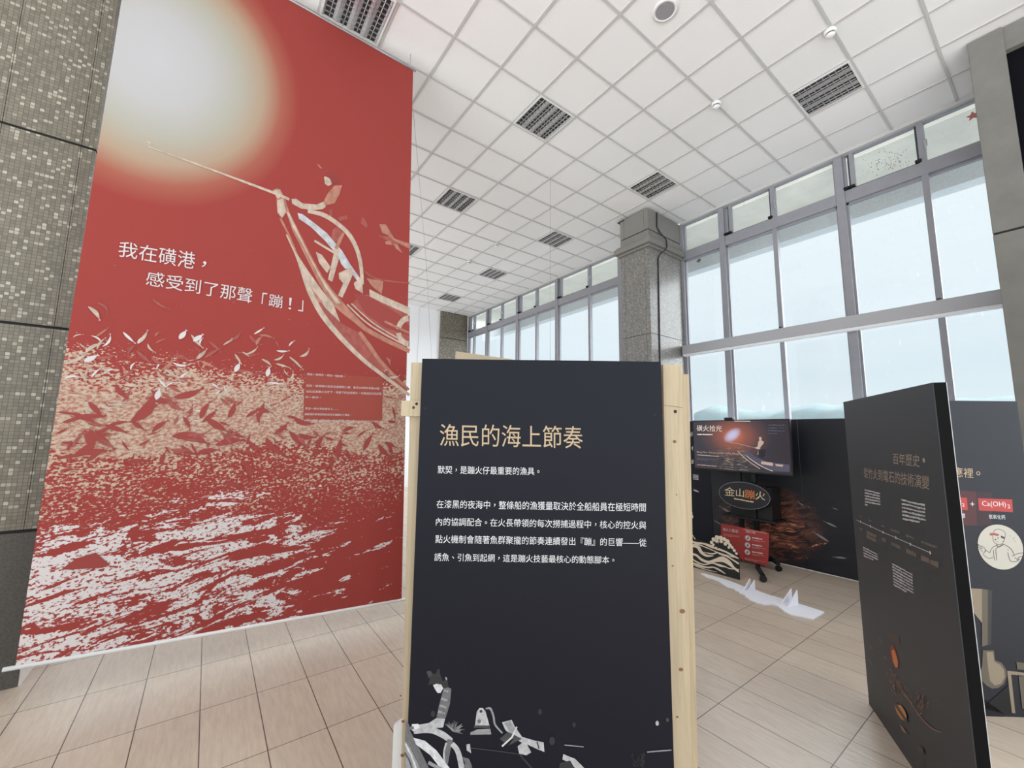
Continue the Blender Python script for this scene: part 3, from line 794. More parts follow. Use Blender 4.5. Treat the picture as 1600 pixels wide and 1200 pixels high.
pr.poly([(476, 582), (598, 590), (597, 657), (474, 656)], R_BRICK)
pr.build('caption_ground', ban)
pr = Print(BP, 0.0052)
k5 = lambda P: [(160+x/4.444, 350+y/4.444) for x, y in P]
k3 = lambda P: [(460+x/8, 560+y/8) for x, y in P]
pr.text('我在磺港', k5([(122, 118), (648, 200), (640, 318), (108, 226)]), R_WHITE)
pr.text('，', k5([(695, 258), (726, 263), (714, 304), (690, 300)]), R_WHITE)
pr.text('感受到了那聲', k5([(312, 325), (1045, 452), (1035, 552), (300, 425)]), R_WHITE)
pr.text('「', k5([(1112, 478), (1145, 482), (1134, 560), (1104, 555)]), R_WHITE)
pr.text('蹦', k5([(1160, 485), (1252, 498), (1246, 588), (1153, 572)]), R_WHITE)
pr.text('！', k5([(1297, 512), (1316, 515), (1310, 596), (1291, 592)]), R_WHITE)
pr.text('」', k5([(1366, 527), (1396, 531), (1392, 610), (1358, 604)]), R_WHITE)
pr.build('title_lettering', ban)
pr = Print(BP, 0.006)
for s_, q in (('帶走一張照片，帶走一個故事。', [(160, 183), (628, 212), (626, 240), (158, 212)]),
              ('目前，磺港蹦火船從全盛期剩二艘：富吉268號及漁發168號，', [(152, 325), (1080, 364), (1080, 393), (150, 354)]),
              ('站在這道磺火光芒下，你留下的這張照片，也是這段文化記憶', [(146, 398), (1086, 428), (1085, 459), (144, 428)]),
              ('的一部分。', [(139, 470), (330, 476), (329, 503), (137, 498)]),
              ('把這一刻分享給更多人——', [(135, 611), (548, 623), (546, 650), (133, 640)]),
              ('讓磺港的故事隨漁船與浪花繼續以外傳遞。', [(128, 682), (706, 696), (705, 722), (123, 712)]),
              ('#磺火拾光 #蹦火仔 #金山磺港 #蹦火達人', [(124, 757), (786, 768), (784, 796), (120, 786)])):
    pr.text(s_, k3(q), R_WHITE)
pr.build('caption_lettering', ban)

# ---------------------------------------------------------------- black panel in the foreground on its timber frame
FH = np.array([math.sin(YAW), math.cos(YAW), 0]); RH = np.array([math.cos(YAW), -math.sin(YAW), 0])
def fp(r_, D, z): return Vector(RH*r_ + FH*D + np.array([0, 0, z]))
def fbox(g, r0, r1, d0, d1, z0, z1, tilt=0.0):
    """box in the frame of the panel; tilt shifts its foot sideways"""
    g.hexa([fp(r0+tilt, d0, z0), fp(r1+tilt, d0, z0), fp(r1+tilt, d1, z0), fp(r0+tilt, d1, z0), fp(r0, d0, z1), fp(r1, d0, z1), fp(r1, d1, z1), fp(r0, d1, z1)])
def wood(name, rgb):
    m, nt, b = nodes_of(name)
    p = position(nt)
    n1 = noise_node(nt, p, 30, 5, (1.6, 1.6, 0.07), 0.6, 1.0)
    c = lin(rgb)
    col = ramp_node(nt, n1, [(0.3, tuple(v*0.84 for v in c)), (0.5, c), (0.62, tuple(min(1, v*1.06) for v in c)), (0.7, tuple(v*0.86 for v in c))])
    nt.links.new(col, b.inputs['Base Color']); b.inputs['Roughness'].default_value = 0.65
    return m
M_PINE = wood('pine_wood', (198, 180, 151)); M_KNOT = mat('pine_knot', (138, 100, 72), 0.7); M_HOLE = mat('screw_hole', (34, 30, 28), 0.6)
M_PLY = mat('plywood_sheet', (184, 168, 142), 0.7, noise=0.05, nscale=6)
M_BOARD = mat('black_board', (14, 16, 30), 0.45, spec=0.3)
M_BOARD_EDGE = mat('black_board_edge', (8, 8, 10), 0.7, spec=0.2)
D0 = 1.93
fr = thing('display_board', tuple(fp(0.14, D0, 0)), 'black display panel in the foreground with gold title and paragraph, on a pine frame', 'display board', 'exhibition display boards')
g = MB(); fbox(g, -0.43, 0.71, D0, D0+0.018, 0.03, 2.042); g.build('panel', M_BOARD, fr, bevel=0.002)
g = MB(); fbox(g, -0.492, -0.402, D0+0.037, D0+0.077, 0, 2.03, 0.036); g.build('post', M_PINE, fr, bevel=0.002)
g = MB(); fbox(g, 0.732, 0.825, D0+0.037, D0+0.077, 0, 2.035, -0.028); g.build('post', M_PINE, fr, bevel=0.002)
g = MB(); fbox(g, 0.772, 0.875, D0+0.080, D0+0.118, 0, 1.995, -0.034); g.build('post', M_PINE, fr, bevel=0.002)
g = MB(); fbox(g, 0.722, 0.7318, D0+0.06, D0+0.10, 0.0, 2.03, -0.028); g.build('side_lath', M_PINE, fr)
g = MB(); fbox(g, -0.525, 0.70, D0+0.0185, D0+0.0365, 1.768, 1.842); g.build('batten', M_PINE, fr, bevel=0.002)
g = MB(); fbox(g, -0.40, 0.70, D0+0.0185, D0+0.0365, 0.30, 0.375); g.build('batten', M_PINE, fr, bevel=0.002)
g = MB(); g.prism([fp(-0.512, D0+0.085, 0), fp(-0.512, D0+0.085, 0.385), fp(-0.47, D0+0.085, 0.41), fp(-0.44, D0+0.085, 0.41), fp(-0.44, D0+0.085, 0)], FH*0.02)
g.build('foot_board', M_WHITE, fr)
FPn = Plane(fp(0, D0, 0), FH); FPost = Plane(fp(0, D0+0.037, 0), FH); FBat = Plane(fp(0, D0+0.0185, 0), FH)
pr = Print(FPost, 0.0008)
for x, y, rr in ((1054, 690, .009), (1057, 773, .004), (1049, 841, .006), (1051, 884, .005), (1066, 955, .013), (1064, 1046, .010), (1058, 1120, .006), (630, 1127, .008), (629, 1180, .009), (626, 1087, .005)): pr.disc((x, y), rr, M_KNOT, 16, rr*0.75)
pr.disc((1055, 643), .008, M_HOLE, 16); pr.strip([(1036.5, 633), (1066.5, 637)], 0.002, M_KNOT)
pr.build('knots', fr)
pr = Print(FBat, 0.0008)
pr.disc((646, 637), .0075, M_KNOT, 16); pr.disc((646.5, 636.5), .005, M_HOLE, 16); pr.disc((651, 631), .007, M_HOLE, 16)
pr.build('screw_hole', fr)
P_GOLD = mat('print_gold', (198, 174, 142), 0.5); P_WHITE = mat('print_bright_white', (232, 232, 236), 0.6)
pr = Print(FPn, 0.0006)
pr.text('漁民的海上節奏', [(687.5, 662), (910.5, 666), (910.5, 701), (687, 697)], P_GOLD)
pr.build('title_lettering', fr)
pr = Print(FPn, 0.0006)
for s_, q in (('默契，是蹦火仔最重要的漁具。', [(684, 727.5), (843, 730.5), (843, 742.5), (684, 740)]),
              ('在漆黑的夜海中，整條船的漁獲量取決於全船船員在極短時間', [(682.5, 781), (1009, 786), (1009, 799.5), (682, 794)]),
              ('內的協調配合。在火長帶領的每次撈捕過程中，核心的控火與', [(681.5, 808.5), (1009.5, 814.5), (1009.5, 827), (681, 821)]),
              ('點火機制會隨著魚群聚攏的節奏連續發出『蹦』的巨響——從', [(680.5, 835.5), (1010, 841.5), (1010, 854), (680, 848.5)]),
              ('誘魚、引魚到起網，這是蹦火技藝最核心的動態腳本。', [(679, 864), (960, 869), (960, 881), (678.5, 876.5)])):
    pr.text(s_, q, P_WHITE)
pr.build('paragraph_lettering', fr)
for q in ((665, 638), (1022.5, 648)):
    pr = Print(FPn, 0.0006); pr.disc(q, .005, M_HOLE, 16); pr.build('screw_hole', fr)
kf = lambda P: [(600+x/3.2, 860+y/3.2) for x, y in P]
G = {v: mat('print_grey_%s' % nm, (v, v, v+3), 0.55, noise=0.20, nscale=55) for v, nm in ((46, 'darkest'), (70, 'dark'), (110, 'mid'), (150, 'soft'), (185, 'light'), (212, 'pale'))}
pr = Print(FPn, 0.0006)
pr.poly(kf([(110, 850), (125, 870), (132, 905), (165, 965), (225, 1088), (180, 1088), (140, 995), (105, 960)]), G[110])
pr.poly(kf([(104, 950), (135, 990), (180, 1088), (110, 1088)]), G[150]); pr.strip(kf([(106, 965), (135, 1020), (160, 1088)]), .008, G[212]); pr.strip(kf([(104, 1010), (125, 1045), (140, 1088)]), .006, G[70])
pr.poly(kf([(215, 605), (225, 600), (240, 612), (258, 618), (270, 590), (278, 595), (282, 622), (296, 655), (316, 640), (322, 684), (285, 690), (255, 664), (220, 672), (232, 645), (218, 628)]), G[46])
pr.poly(kf([(212, 606), (236, 602), (238, 624), (222, 632)]), G[70]); pr.poly(kf([(306, 632), (316, 636), (315, 648), (308, 646)]), G[150])
pr.poly(kf([(245, 672), (264, 666), (286, 670), (296, 690), (282, 712), (268, 712), (256, 695)]), G[212])
pr.poly(kf([(298, 690), (322, 684), (337, 692), (330, 765), (308, 838), (262, 838), (276, 770), (290, 722)]), G[110])
for q in ([(300, 700), (322, 705)], [(285, 740), (318, 750)], [(278, 775), (312, 785)], [(272, 805), (305, 815)]): pr.strip(kf(q), .009, G[150])
pr.poly(kf([(142, 868), (178, 870), (225, 862), (262, 838), (306, 840), (296, 884), (250, 890), (195, 900), (150, 908), (138, 888)]), G[185])
pr.poly(kf([(140, 868), (172, 866), (178, 884), (150, 905), (136, 895)]), G[212])
rnd = random.Random(5)
for k in range(26):
    a_ = rnd.uniform(-0.5, 2.6); L_ = rnd.uniform(30, 56)
    pr.strip(kf([(348, 900), (348+L_*math.cos(a_), 896-L_*math.sin(a_)*0.9)]), [.009, .002], rnd.choice((G[70], G[110], G[110], G[150])))
pr.smooth_strip(kf([(150, 910), (230, 897), (290, 918), (338, 952)]), [.010, .024, .026, .022], G[185])
pr.smooth_strip(kf([(112, 888), (150, 886)]), .012, G[110])
pr.smooth_strip(kf([(332, 945), (318, 1000), (306, 1065)]), .024, G[110]); pr.smooth_strip(kf([(340, 965), (370, 1005), (392, 1100)]), [.02, .022, .024], G[185])
pr.smooth_strip(kf([(312, 960), (300, 1010), (304, 1060)]), .007, G[185])
pr.poly(kf([(148, 935), (205, 950), (262, 998), (330, 1088), (292, 1100), (232, 1022), (160, 968)]), G[212])
pr.strip(kf([(222, 1058), (262, 1080), (300, 1098)]), .014, G[150])
pr.poly(kf([(392, 1030), (425, 1040), (440, 1075), (440, 1100), (395, 1100), (405, 1060)]), G[110])
pr.poly(kf([(455, 876), (464, 805), (478, 786), (494, 786), (508, 804), (528, 876)]), G[185]); pr.disc(kf([(485, 803)])[0], .006, G[46]); pr.disc(kf([(476, 853)])[0], .008, G[110])
pr.poly(kf([(432, 908), (470, 892), (532, 890), (536, 918), (432, 920)]), G[150]); pr.strip(kf([(450, 879), (530, 880)]), .01, G[70])
pr.smooth_strip(kf([(508, 790), (532, 790), (548, 830), (556, 870), (592, 912)]), [.005, .010, .008, .008, .006], G[150])
pr.poly(kf([(590, 858), (638, 845), (652, 875), (690, 930), (750, 948), (798, 958), (802, 1006), (762, 990), (715, 968), (736, 1008), (712, 1022), (676, 1016), (668, 978), (690, 960), (640, 930), (606, 895)]), G[185])
pr.poly(kf([(600, 860), (632, 852), (662, 905), (640, 920)]), G[150]); pr.poly(kf([(578, 940), (620, 905), (690, 940), (620, 975), (648, 940), (600, 958)]), G[70]); pr.strip(kf([(590, 978), (640, 932), (664, 880)]), .007, G[212]); pr.strip(kf([(765, 955), (775, 990)]), .006, G[70])
pr.poly(kf([(412, 968), (430, 965), (436, 1012), (414, 998)]), G[185]); pr.strip(kf([(430, 985), (560, 1000), (700, 1020)]), .003, G[70])
pr.poly(kf([(896, 1016), (955, 1040), (1000, 1085), (1004, 1100), (965, 1100), (935, 1060), (892, 1044)]), G[185]); pr.poly(kf([(872, 1100), (880, 1060), (930, 1048), (962, 1100)]), G[46])
pr.strip(kf([(902, 971), (998, 980)]), .004, G[150]); pr.strip(kf([(1315, 1006), (1436, 996)]), .005, G[150]); pr.strip(kf([(680, 1020), (740, 1088)]), .008, G[46])
for x, y, rr, v in ((1365, 862, .007, 185), (1416, 845, .006, 70), (780, 805, .008, 46), (950, 870, .007, 46), (245, 815, .009, 46), (840, 950, .012, 46)): pr.disc(kf([(x, y)])[0], rr, G[v], 18, rr*1.4)
for k in range(26):
    x = rnd.uniform(1232, 1302); y = rnd.uniform(1006, 1080); pr.strip(kf([(x, y), (x+rnd.uniform(-12, 12), y+rnd.uniform(10, 26))]), .003, G[46])
pr.build('boat_photo_print', fr)

# plywood sheet standing behind the foreground panel
o = MB().box((1.78, 3.30, 0), (2.98, 3.318, 2.44)).build('plywood_sheet', M_PLY, at=(2.38, 3.31, 0)); tag(o, 'plain plywood sheet standing upright, only its top edge showing above the black foreground panel', 'board')

# ---------------------------------------------------------------- dark boards along the windows
def mural_material():
    m, nt, b = nodes_of('night_sea_print')
    p = position(nt); s_ = nt.nodes.new('ShaderNodeSeparateXYZ'); nt.links.new(p, s_.inputs[0]); y, z = s_.outputs['Y'], s_.outputs['Z']
    M_ = lambda op, *a: math_node(nt, op, *a)
    dy = M_('DIVIDE', M_('SUBTRACT', y, 2.66), 0.72); dz = M_('DIVIDE', M_('SUBTRACT', z, 0.52), 0.56)
    d = M_('SQRT', M_('ADD', M_('MULTIPLY', dy, dy), M_('MULTIPLY', dz, dz)))
    fade = ramp_node(nt, d, [(0.1, (1, 1, 1)), (1.0, (0, 0, 0))])
    rot = nt.nodes.new('ShaderNodeMapping'); rot.inputs['Rotation'].default_value = (0.25, 0, 0); nt.links.new(p, rot.inputs['Vector'])
    n1 = noise_node(nt, rot.outputs['Vector'], 5, 7, (1, 0.9, 2.8), 0.68, 1.2)
    k = ramp_node(nt, n1, [(0.42, (0, 0, 0)), (0.52, (0.4, 0.4, 0.4)), (0.64, (1, 1, 1))])
    msk = M_('MULTIPLY', fade, k)
    n2 = noise_node(nt, rot.outputs['Vector'], 4, 5, (1, 0.7, 2.5), 0.6)
    base = mix_node(nt, ramp_node(nt, n2, [(0.45, (0, 0, 0)), (0.75, (0.5, 0.5, 0.5))]), lin((15, 16, 26)), lin((38, 39, 47)))
    base = mix_node(nt, ramp_node(nt, z, [(0.9, (1, 1, 1)), (1.25, (0, 0, 0))]), lin((15, 17, 28)), base)
    col = mix_node(nt, M_('MULTIPLY', fade, 0.55), base, lin((74, 36, 30)))
    col = mix_node(nt, msk, col, lin((190, 118, 88)))
    nt.links.new(col, b.inputs['Base Color']); b.inputs['Roughness'].default_value = 0.5
    return m
M_MURAL = mural_material()
XB = 6.38
WP = Plane((XB, 0, 0), (-1, 0, 0))
M_GREYFISH = mat('print_fish_grey', (120, 112, 112), 0.6); M_FOAMEDGE = mat('white_foam_core', (226, 226, 228), 0.7)
kd = lambda P: [(1060+x/3.75, 620+y/3.75) for x, y in P]
def window_board(y0, y1, m, lab):
    r = thing('display_board', (XB, (y0+y1)/2, 0), lab, 'display board', 'exhibition display boards')
    MB().box((XB, y0+0.0005, 0.0), (XB+0.03, y1-0.0005, 1.935)).build('panel', m, r)
    MB().box((XB+0.0302, y0+0.03, 0), (XB+0.034, y1-0.03, 1.93)).build('backing', M_FOAMEDGE, r)
    MB().box((XB-0.003, y0+0.002, 0.0), (XB-0.0002, y1-0.002, 0.006)).build('base_strip', M_FOAMEDGE, r)
    return r
b1 = window_board(2.20, 3.42, M_MURAL, 'dark board along the window behind the television stand, printed with sparks on night water')
b2 = window_board(0.98, 2.196, M_MURAL, 'dark board along the window printed with pale fish, partly hidden by the charcoal panel')
b3 = window_board(3.424, 4.19, M_BOARD, 'dark board by the window pillar with a column of red bullets, left of television')
def fish_print(parent, lst, seed):
    pr = Print(WP, 0.0008); rnd = random.Random(seed)
    for (x0, y0), (x1, y1) in lst:
        c = kd([((x0+x1)/2, (y0+y1)/2)])[0]; A = Vector(WP.at(kd([(x0, y0)])[0])); B = Vector(WP.at(kd([(x1, y1)])[0]))
        L_ = (A-B).length; a_ = math.atan2(A.z-B.z, B.y-A.y)
        pr.leaf(c, L_, 0.17, a_, M_GREYFISH); pr.leaf(c, L_*0.8, 0.06, a_, G[150])
    return pr
pr = fish_print(b1, [((640, 738), (690, 752)), ((240, 640), (320, 690)), ((205, 722), (250, 748)), ((694, 612), (736, 640))], 1)
rnd = random.Random(21); P_EMBER = mat('print_ember', (214, 140, 100), 0.6); P_BROWN = mat('print_brown', (128, 70, 52), 0.6)
for k in range(60):
    x, y = rnd.gauss(620, 60), rnd.gauss(790, 90)
    if 400 < x < 705 and 640 < y < 960: pr.smooth_strip(kd([(x, y), (x+rnd.uniform(10, 30), y+rnd.uniform(-9, 9)), (x+rnd.uniform(35, 60), y+rnd.uniform(-8, 14))]), [.002, rnd.uniform(.004, .014), .002], rnd.choice((P_EMBER, P_BROWN, P_BROWN)), 3)
pr.build('night_sea_print', b1)
pr = fish_print(b2, [((755, 640), (775, 655)), ((850, 728), (928, 764)), ((785, 788), (882, 850)), ((905, 938), (985, 946)), ((742, 930), (760, 950)), ((900, 650), (935, 662))], 2)
for k in range(14):
    x = rnd.uniform(765, 860); y = 880-(x-765)*0.25+rnd.uniform(-5, 5); pr.strip(kd([(x, y), (x+rnd.uniform(8, 20), y-rnd.uniform(-2, 6))]), rnd.uniform(.003, .010), rnd.choice((P_EMBER, P_BROWN)))
pr.build('night_sea_print', b2)
pr = Print(WP, 0.0008); R_BUL = mat('print_bullet_red', (206, 92, 78), 0.6)
kb = lambda P: [(1060+x/4.615, 640+y/4.615) for x, y in P]
for x, y in ((57, 178), (62, 278), (66, 378), (70, 480), (73, 582)): pr.disc(kb([(x, y)])[0], .034, R_BUL)
for y in (206, 408): pr.strip(kb([(46, y), (66, y)]), .008, P_WHITE)
pr.poly(kb([(86, 168), (100, 156), (106, 178), (98, 196), (84, 190)]), G[150]); pr.poly(kb([(92, 275), (106, 262), (106, 300)]), G[185])
for k in range(3): pr.strip(kb([(95, 367+k*10), (110, 364+k*10)]), .012, P_WHITE)
for k in range(4): pr.strip(kb([(106, 470+k*10), (145, 474+k*10)]), .012, G[212])
pr.poly(kb([(108, 574), (130, 580), (148, 592), (145, 597), (112, 585)]), G[212])
pr.build('bullet_list_print', b3)

# ---------------------------------------------------------------- television on a wheeled stand
XT = 6.0
tv = thing('television_stand', (6.06, 2.80, 0), 'black wheeled stand carrying a wide television with a fiery night scene on screen', 'television stand')
tvp = MB().box((XT+0.004, 2.15, 1.20), (XT+0.055, 3.47, 1.93)).build('television', M_BLACK, tv, bevel=0.004)
TP = Plane((XT, 0, 0), (-1, 0, 0))
def screen_material():
    m, nt, b = nodes_of('screen_image')
    p = position(nt); s_ = nt.nodes.new('ShaderNodeSeparateXYZ'); nt.links.new(p, s_.inputs[0]); y, z = s_.outputs['Y'], s_.outputs['Z']
    M_ = lambda op, *a: math_node(nt, op, *a)
    c = TP.at((1142, 681)); cy, cz = float(c[1]), float(c[2])
    def dist(cy, cz, sy, sz, sh=0.0):
        dy = M_('SUBTRACT', y, cy); dz_ = M_('ADD', M_('SUBTRACT', z, cz), M_('MULTIPLY', dy, sh))
        dy = M_('DIVIDE', dy, sy); dz_ = M_('DIVIDE', dz_, sz)
        return M_('SQRT', M_('ADD', M_('MULTIPLY', dy, dy), M_('MULTIPLY', dz_, dz_)))
    halo = ramp_node(nt, dist(cy-0.03, cz, 0.50, 0.36), [(0.0, lin((214, 120, 84))), (0.35, lin((150, 82, 64))), (0.7, lin((88, 58, 58))), (1.0, lin((50, 42, 52)))])
    core = ramp_node(nt, dist(cy-0.02, cz+0.01, 0.13, 0.095, 0.45), [(0.0, (1, 1, 1)), (0.45, (0.8, 0.8, 0.8)), (1.0, (0, 0, 0))])
    col = mix_node(nt, core, halo, lin((206, 208, 244)))
    rip = noise_node(nt, p, 9, 6, (1, 1.0, 4.5), 0.65, 0.8)
    sea = M_('MULTIPLY', ramp_node(nt, z, [(0.0, (1, 1, 1)), (1.0, (1, 1, 1))]), ramp_node(nt, rip, [(0.5, (0, 0, 0)), (0.72, (1, 1, 1))]))
    glit = ramp_node(nt, dist(cy-0.02, cz-0.36, 0.36, 0.30), [(0.0, (1, 1, 1)), (1.0, (0, 0, 0))])
    col = mix_node(nt, M_('MULTIPLY', M_('MULTIPLY', sea, glit), 0.9), col, lin((216, 190, 150)))
    nt.links.new(col, b.inputs['Emission Color']); b.inputs['Emission Strength'].default_value = 0.62
    b.inputs['Base Color'].default_value = (0.012, 0.012, 0.014, 1); b.inputs['Roughness'].default_value = 0.18
    return m
MB().box((XT, 2.165, 1.222), (XT+0.0038, 3.455, 1.915)).build('screen', screen_material(), tvp)
pr = Print(TP, 0.0006); kt = lambda P: [(1060+x/8, 640+y/8) for x, y in P]
S_TXT = mat('screen_lettering', (190, 178, 168), 0.4, emit=(206, 190, 176), estr=0.55); S_FIG = mat('screen_figure', (160, 140, 130), 0.4, emit=(176, 150, 136), estr=0.5)
S_BOAT = mat('screen_boat', (60, 58, 74), 0.4, emit=(78, 74, 92), estr=0.5); S_DARK = mat('screen_dark', (22, 20, 26), 0.4, emit=(34, 30, 38), estr=0.5)
pr.text('磺火拾光', kt([(230, 195), (545, 198), (543, 275), (230, 270)]), S_TXT)
pr.lines(kt([(235, 300), (428, 304), (428, 322), (235, 318)]), 1, S_TXT, 3, last=1)
pr.text('Bang-Men: Echoes of the Sulfur Flame', kt([(232, 518), (760, 540), (758, 570), (232, 545)]), S_FIG)
pr.lines(kt([(232, 558), (510, 578), (510, 592), (232, 572)]), 1, S_FIG, 4, last=1); pr.lines(kt([(232, 600), (480, 614), (480, 650), (232, 632)]), 2, S_BOAT, 5); pr.lines(kt([(232, 682), (480, 702), (480, 716), (232, 694)]), 1, S_FIG, 6, last=1)
pr.lines(kt([(1120, 175), (1330, 178), (1330, 322), (1120, 315)]), 4, S_BOAT, 8, fill=0.3)
pr.poly(kt([(1005, 345), (1030, 340), (1042, 360), (1036, 385), (1070, 400), (1060, 430), (1025, 470), (1020, 520), (1005, 570), (990, 560), (1000, 500), (965, 485), (960, 475), (990, 460), (1000, 400), (1012, 385)]), S_FIG)
pr.poly(kt([(1000, 495), (1090, 500), (1080, 580), (1060, 610), (1000, 590)]), S_DARK)
pr.poly(kt([(820, 540), (850, 510), (960, 590), (1100, 650), (1390, 690), (1390, 780), (1200, 770), (1000, 700), (880, 620)]), S_BOAT)
pr.smooth_strip(kt([(740, 515), (800, 580), (900, 660), (1020, 740)]), .010, S_FIG); pr.smooth_strip(kt([(850, 575), (930, 640), (1060, 720), (1180, 770)]), .007, S_TXT)
pr.smooth_strip(kt([(640, 410), (760, 430), (1000, 490)]), .004, S_FIG); pr.poly(kt([(1035, 645), (1180, 665), (1182, 705), (1035, 680)]), S_FIG); pr.poly(kt([(1210, 680), (1310, 690), (1305, 715), (1220, 705)]), S_FIG)
pr.strip(kt([(700, 143), (900, 145)]), .008, S_TXT)
pr.build('screen_picture', tvp)
MB().box((XT-0.01, 2.86, 1.93), (XT+0.05, 2.98, 1.965)).build('camera', M_BLACK, tvp, bevel=0.006)
for y in (2.66, 2.86): MB().box((6.075, y-0.03, 0.10), (6.115, y+0.03, 1.70)).build('post', M_DARKMETAL, tv, bevel=0.004)
MB().box((6.056, 2.58, 1.42), (6.075, 2.96, 1.70)).build('bracket', M_DARKMETAL, tv)
MB().box((6.02, 2.40, 0.57), (6.40-0.03, 3.10, 0.60)).build('shelf', M_BLACK, tv, bevel=0.004)
g = MB().box((6.05, 2.44, 0.60), (6.33, 2.62, 1.02)).box((6.05, 2.64, 0.60), (6.33, 2.98, 0.86)); g.build('cabinet', M_BLACK, tv, bevel=0.004)
MB().box((5.98, 2.50, 0.085), (6.12, 3.06, 0.135)).build('base_bar', M_DARKMETAL, tv, bevel=0.004)
for pts in ([(6.0, 2.62, .10), (5.66, 2.49, .075), (5.40, 2.32, .072)], [(6.10, 2.60, .11), (6.05, 2.45, .10), (5.985, 2.38, .09)], [(6.0, 2.95, .10), (5.66, 3.09, .075), (5.40, 3.26, .072)], [(6.10, 2.97, .11), (6.05, 3.12, .10), (5.985, 3.19, .09)]):
    lg = MB().tube(pts, [.030, .028, .026], 8).build('leg', M_DARKMETAL, tv)
    x, y, _ = pts[-1]
    g = MB().tube([(x-.018, y, .036), (x+.018, y, .036)], .036, 18); g.box((x-.02, y-.012, .036), (x+.02, y+.012, .08))
    g.build('caster', M_BLACK, lg)
# oval name sign hung on the stand
sg = thing('oval_sign', (5.95, 2.745, 0.72), 'black oval sign with gold and orange characters hung on the television stand', 'sign')
ring = [(5.945, 2.745+0.335*math.cos(t), 0.90+0.18*math.sin(t)) for t in np.linspace(0, 2*math.pi, 49)[:-1]]
MB().prism(ring, (0.095, 0, 0)).build('plate', mat('sign_black', (30, 30, 36), 0.45), sg)
SP = Plane((5.945, 0, 0), (-1, 0, 0)); pr = Print(SP, 0.001); P_ORANGE = mat('print_orange', (226, 134, 74), 0.5); P_CREAM = mat('print_sign_cream', (228, 206, 168), 0.5); P_RIM = mat('print_rim', (126, 124, 128), 0.4)
pr.use(P_RIM)
for k in range(48):
    t0, t1 = 2*math.pi*k/48, 2*math.pi*(k+1)/48
    pr.face([Vector((5.9438, 2.745+a*math.cos(t), 0.90+b*math.sin(t))) for a, b, t in ((.335, .18, t0), (.335, .18, t1), (.328, .173, t1), (.328, .173, t0))])
for ch, (x0, y0, x1, y1), m_ in (('金', (1132, 761, 1148.2, 775), P_CREAM), ('山', (1150, 763.5, 1162.4, 776.5), P_CREAM), ('蹦', (1163.8, 765, 1179, 779.6), P_ORANGE), ('火', (1180.4, 767.5, 1195.8, 781.6), P_CREAM)):
    sk = (x1-x0)*0.10
    pr.text(ch, [(x0, y0-sk*.3), (x1, y0+sk*.7), (x1, y1+sk*.3), (x0, y1-sk*.7)], m_)
pr.lines([(1147, 777.5), (1177.5, 783), (1177.5, 786), (1147, 780.5)], 1, P_CREAM, 9, last=1)
pr.build('lettering', sg)
# red information board leaning on the stand
RP = Plane((5.70, 0, 0), (-1, 0, 0))
ib = thing('information_board', (5.70, 2.70, 0.1), 'red information board with white round icons leaning under the television', 'information board')
q4 = [RP.at(q) for q in ((1127, 866), (1199.5, 885), (1201.5, 833), (1126.5, 818))]
MB().prism([Vector(q) for q in q4], (0.012, 0, 0)).build('panel', mat('board_red', (166, 62, 58), 0.6), ib)
pr = Print(RP, 0.0008); P_REDL = mat('print_light_red', (204, 124, 118), 0.6)
kw = lambda P: [(1060+x/5.454, 760+y/5.454) for x, y in P]
pr.poly(kw([(548, 360), (760, 398), (755, 405), (548, 368)]), P_REDL)
pr.poly(kw([(545, 355), (556, 357), (556, 640), (545, 636)]), mat('print_darker_red', (178, 58, 54), 0.6))
pr.text('蹦火七聲道！', kw([(380, 350), (516, 372), (516, 400), (380, 378)]), R_WHITE); pr.text('蹦蹦三步驟', kw([(574, 372), (656, 388), (656, 408), (574, 392)]), R_WHITE)
pr.lines(kw([(380, 398), (520, 420), (520, 445), (380, 420)]), 3, P_REDL, 31)
for k, (x, y) in enumerate(((592, 440), (590, 500), (588, 560))):
    pr.disc(kw([(x, y)])[0], .033, R_WHITE, 24); pr.disc(kw([(x, y+2)])[0], .012, G[110], 7); pr.strip(kw([(x-8, y+12), (x+8, y-14)]), .008, G[110])
    pr.lines(kw([(628, y-12), (718, y+4), (718, y+20), (628, y+4)]), 1, R_WHITE, 40+k, last=1); pr.lines(kw([(628, y+10), (742, y+30), (742, y+46), (628, y+26)]), 2, P_REDL, 50+k)
pr.lines(kw([(566, 605), (740, 640), (740, 660), (566, 625)]), 2, P_REDL, 60)
pr.build('lettering', ib)

# ---------------------------------------------------------------- wave cut-out and the fallen white cut-out
XV = 5.235
VP_ = Plane((XV, 0, 0), (-1, 0, 0))
wv = thing('wave_cutout', (XV, 2.9, 0), 'black and cream wave-shaped cut-out board standing on the floor by the red board', 'cut-out')
outl = kw([(-90, 150), (-60, 60), (-20, 40), (10, 80), (40, 130), (75, 195), (95, 195), (115, 212), (125, 258), (112, 300), (100, 330), (118, 395), (150, 452), (200, 465), (268, 488), (280, 455), (300, 435), (335, 418), (380, 430), (432, 462), (468, 520), (492, 560), (516, 588), (522, 803), (400, 763), (250, 715), (75, 662), (-90, 612)])
pts = [Vector(VP_.at(q)) for q in outl]
for i in range(-5, 0):
    if pts[i].z < 0.03: pts[i].z = 0.0
MB().prism(pts, (0.012, 0, 0)).build('board', mat('wave_black', (26, 25, 26), 0.6), wv)
g = MB(); g.prism([(XV+.0125, 2.75, 0), (XV+.25, 2.75, 0), (XV+.0125, 2.75, .35)], (0, .01, 0)); g.build('support', M_FOAMEDGE, wv)
pr = Print(VP_, 0.0008); V_CR = mat('wave_cream', (226, 212, 190), 0.6)
S_ = pr.smooth_strip
S_(kw([(-80, 420), (20, 440), (95, 458), (150, 482), (210, 487), (270, 508), (330, 530), (400, 556), (460, 588), (514, 615)]), [.02, .02, .015, .03, .02, .035, .03, .02, .025, .012], V_CR)
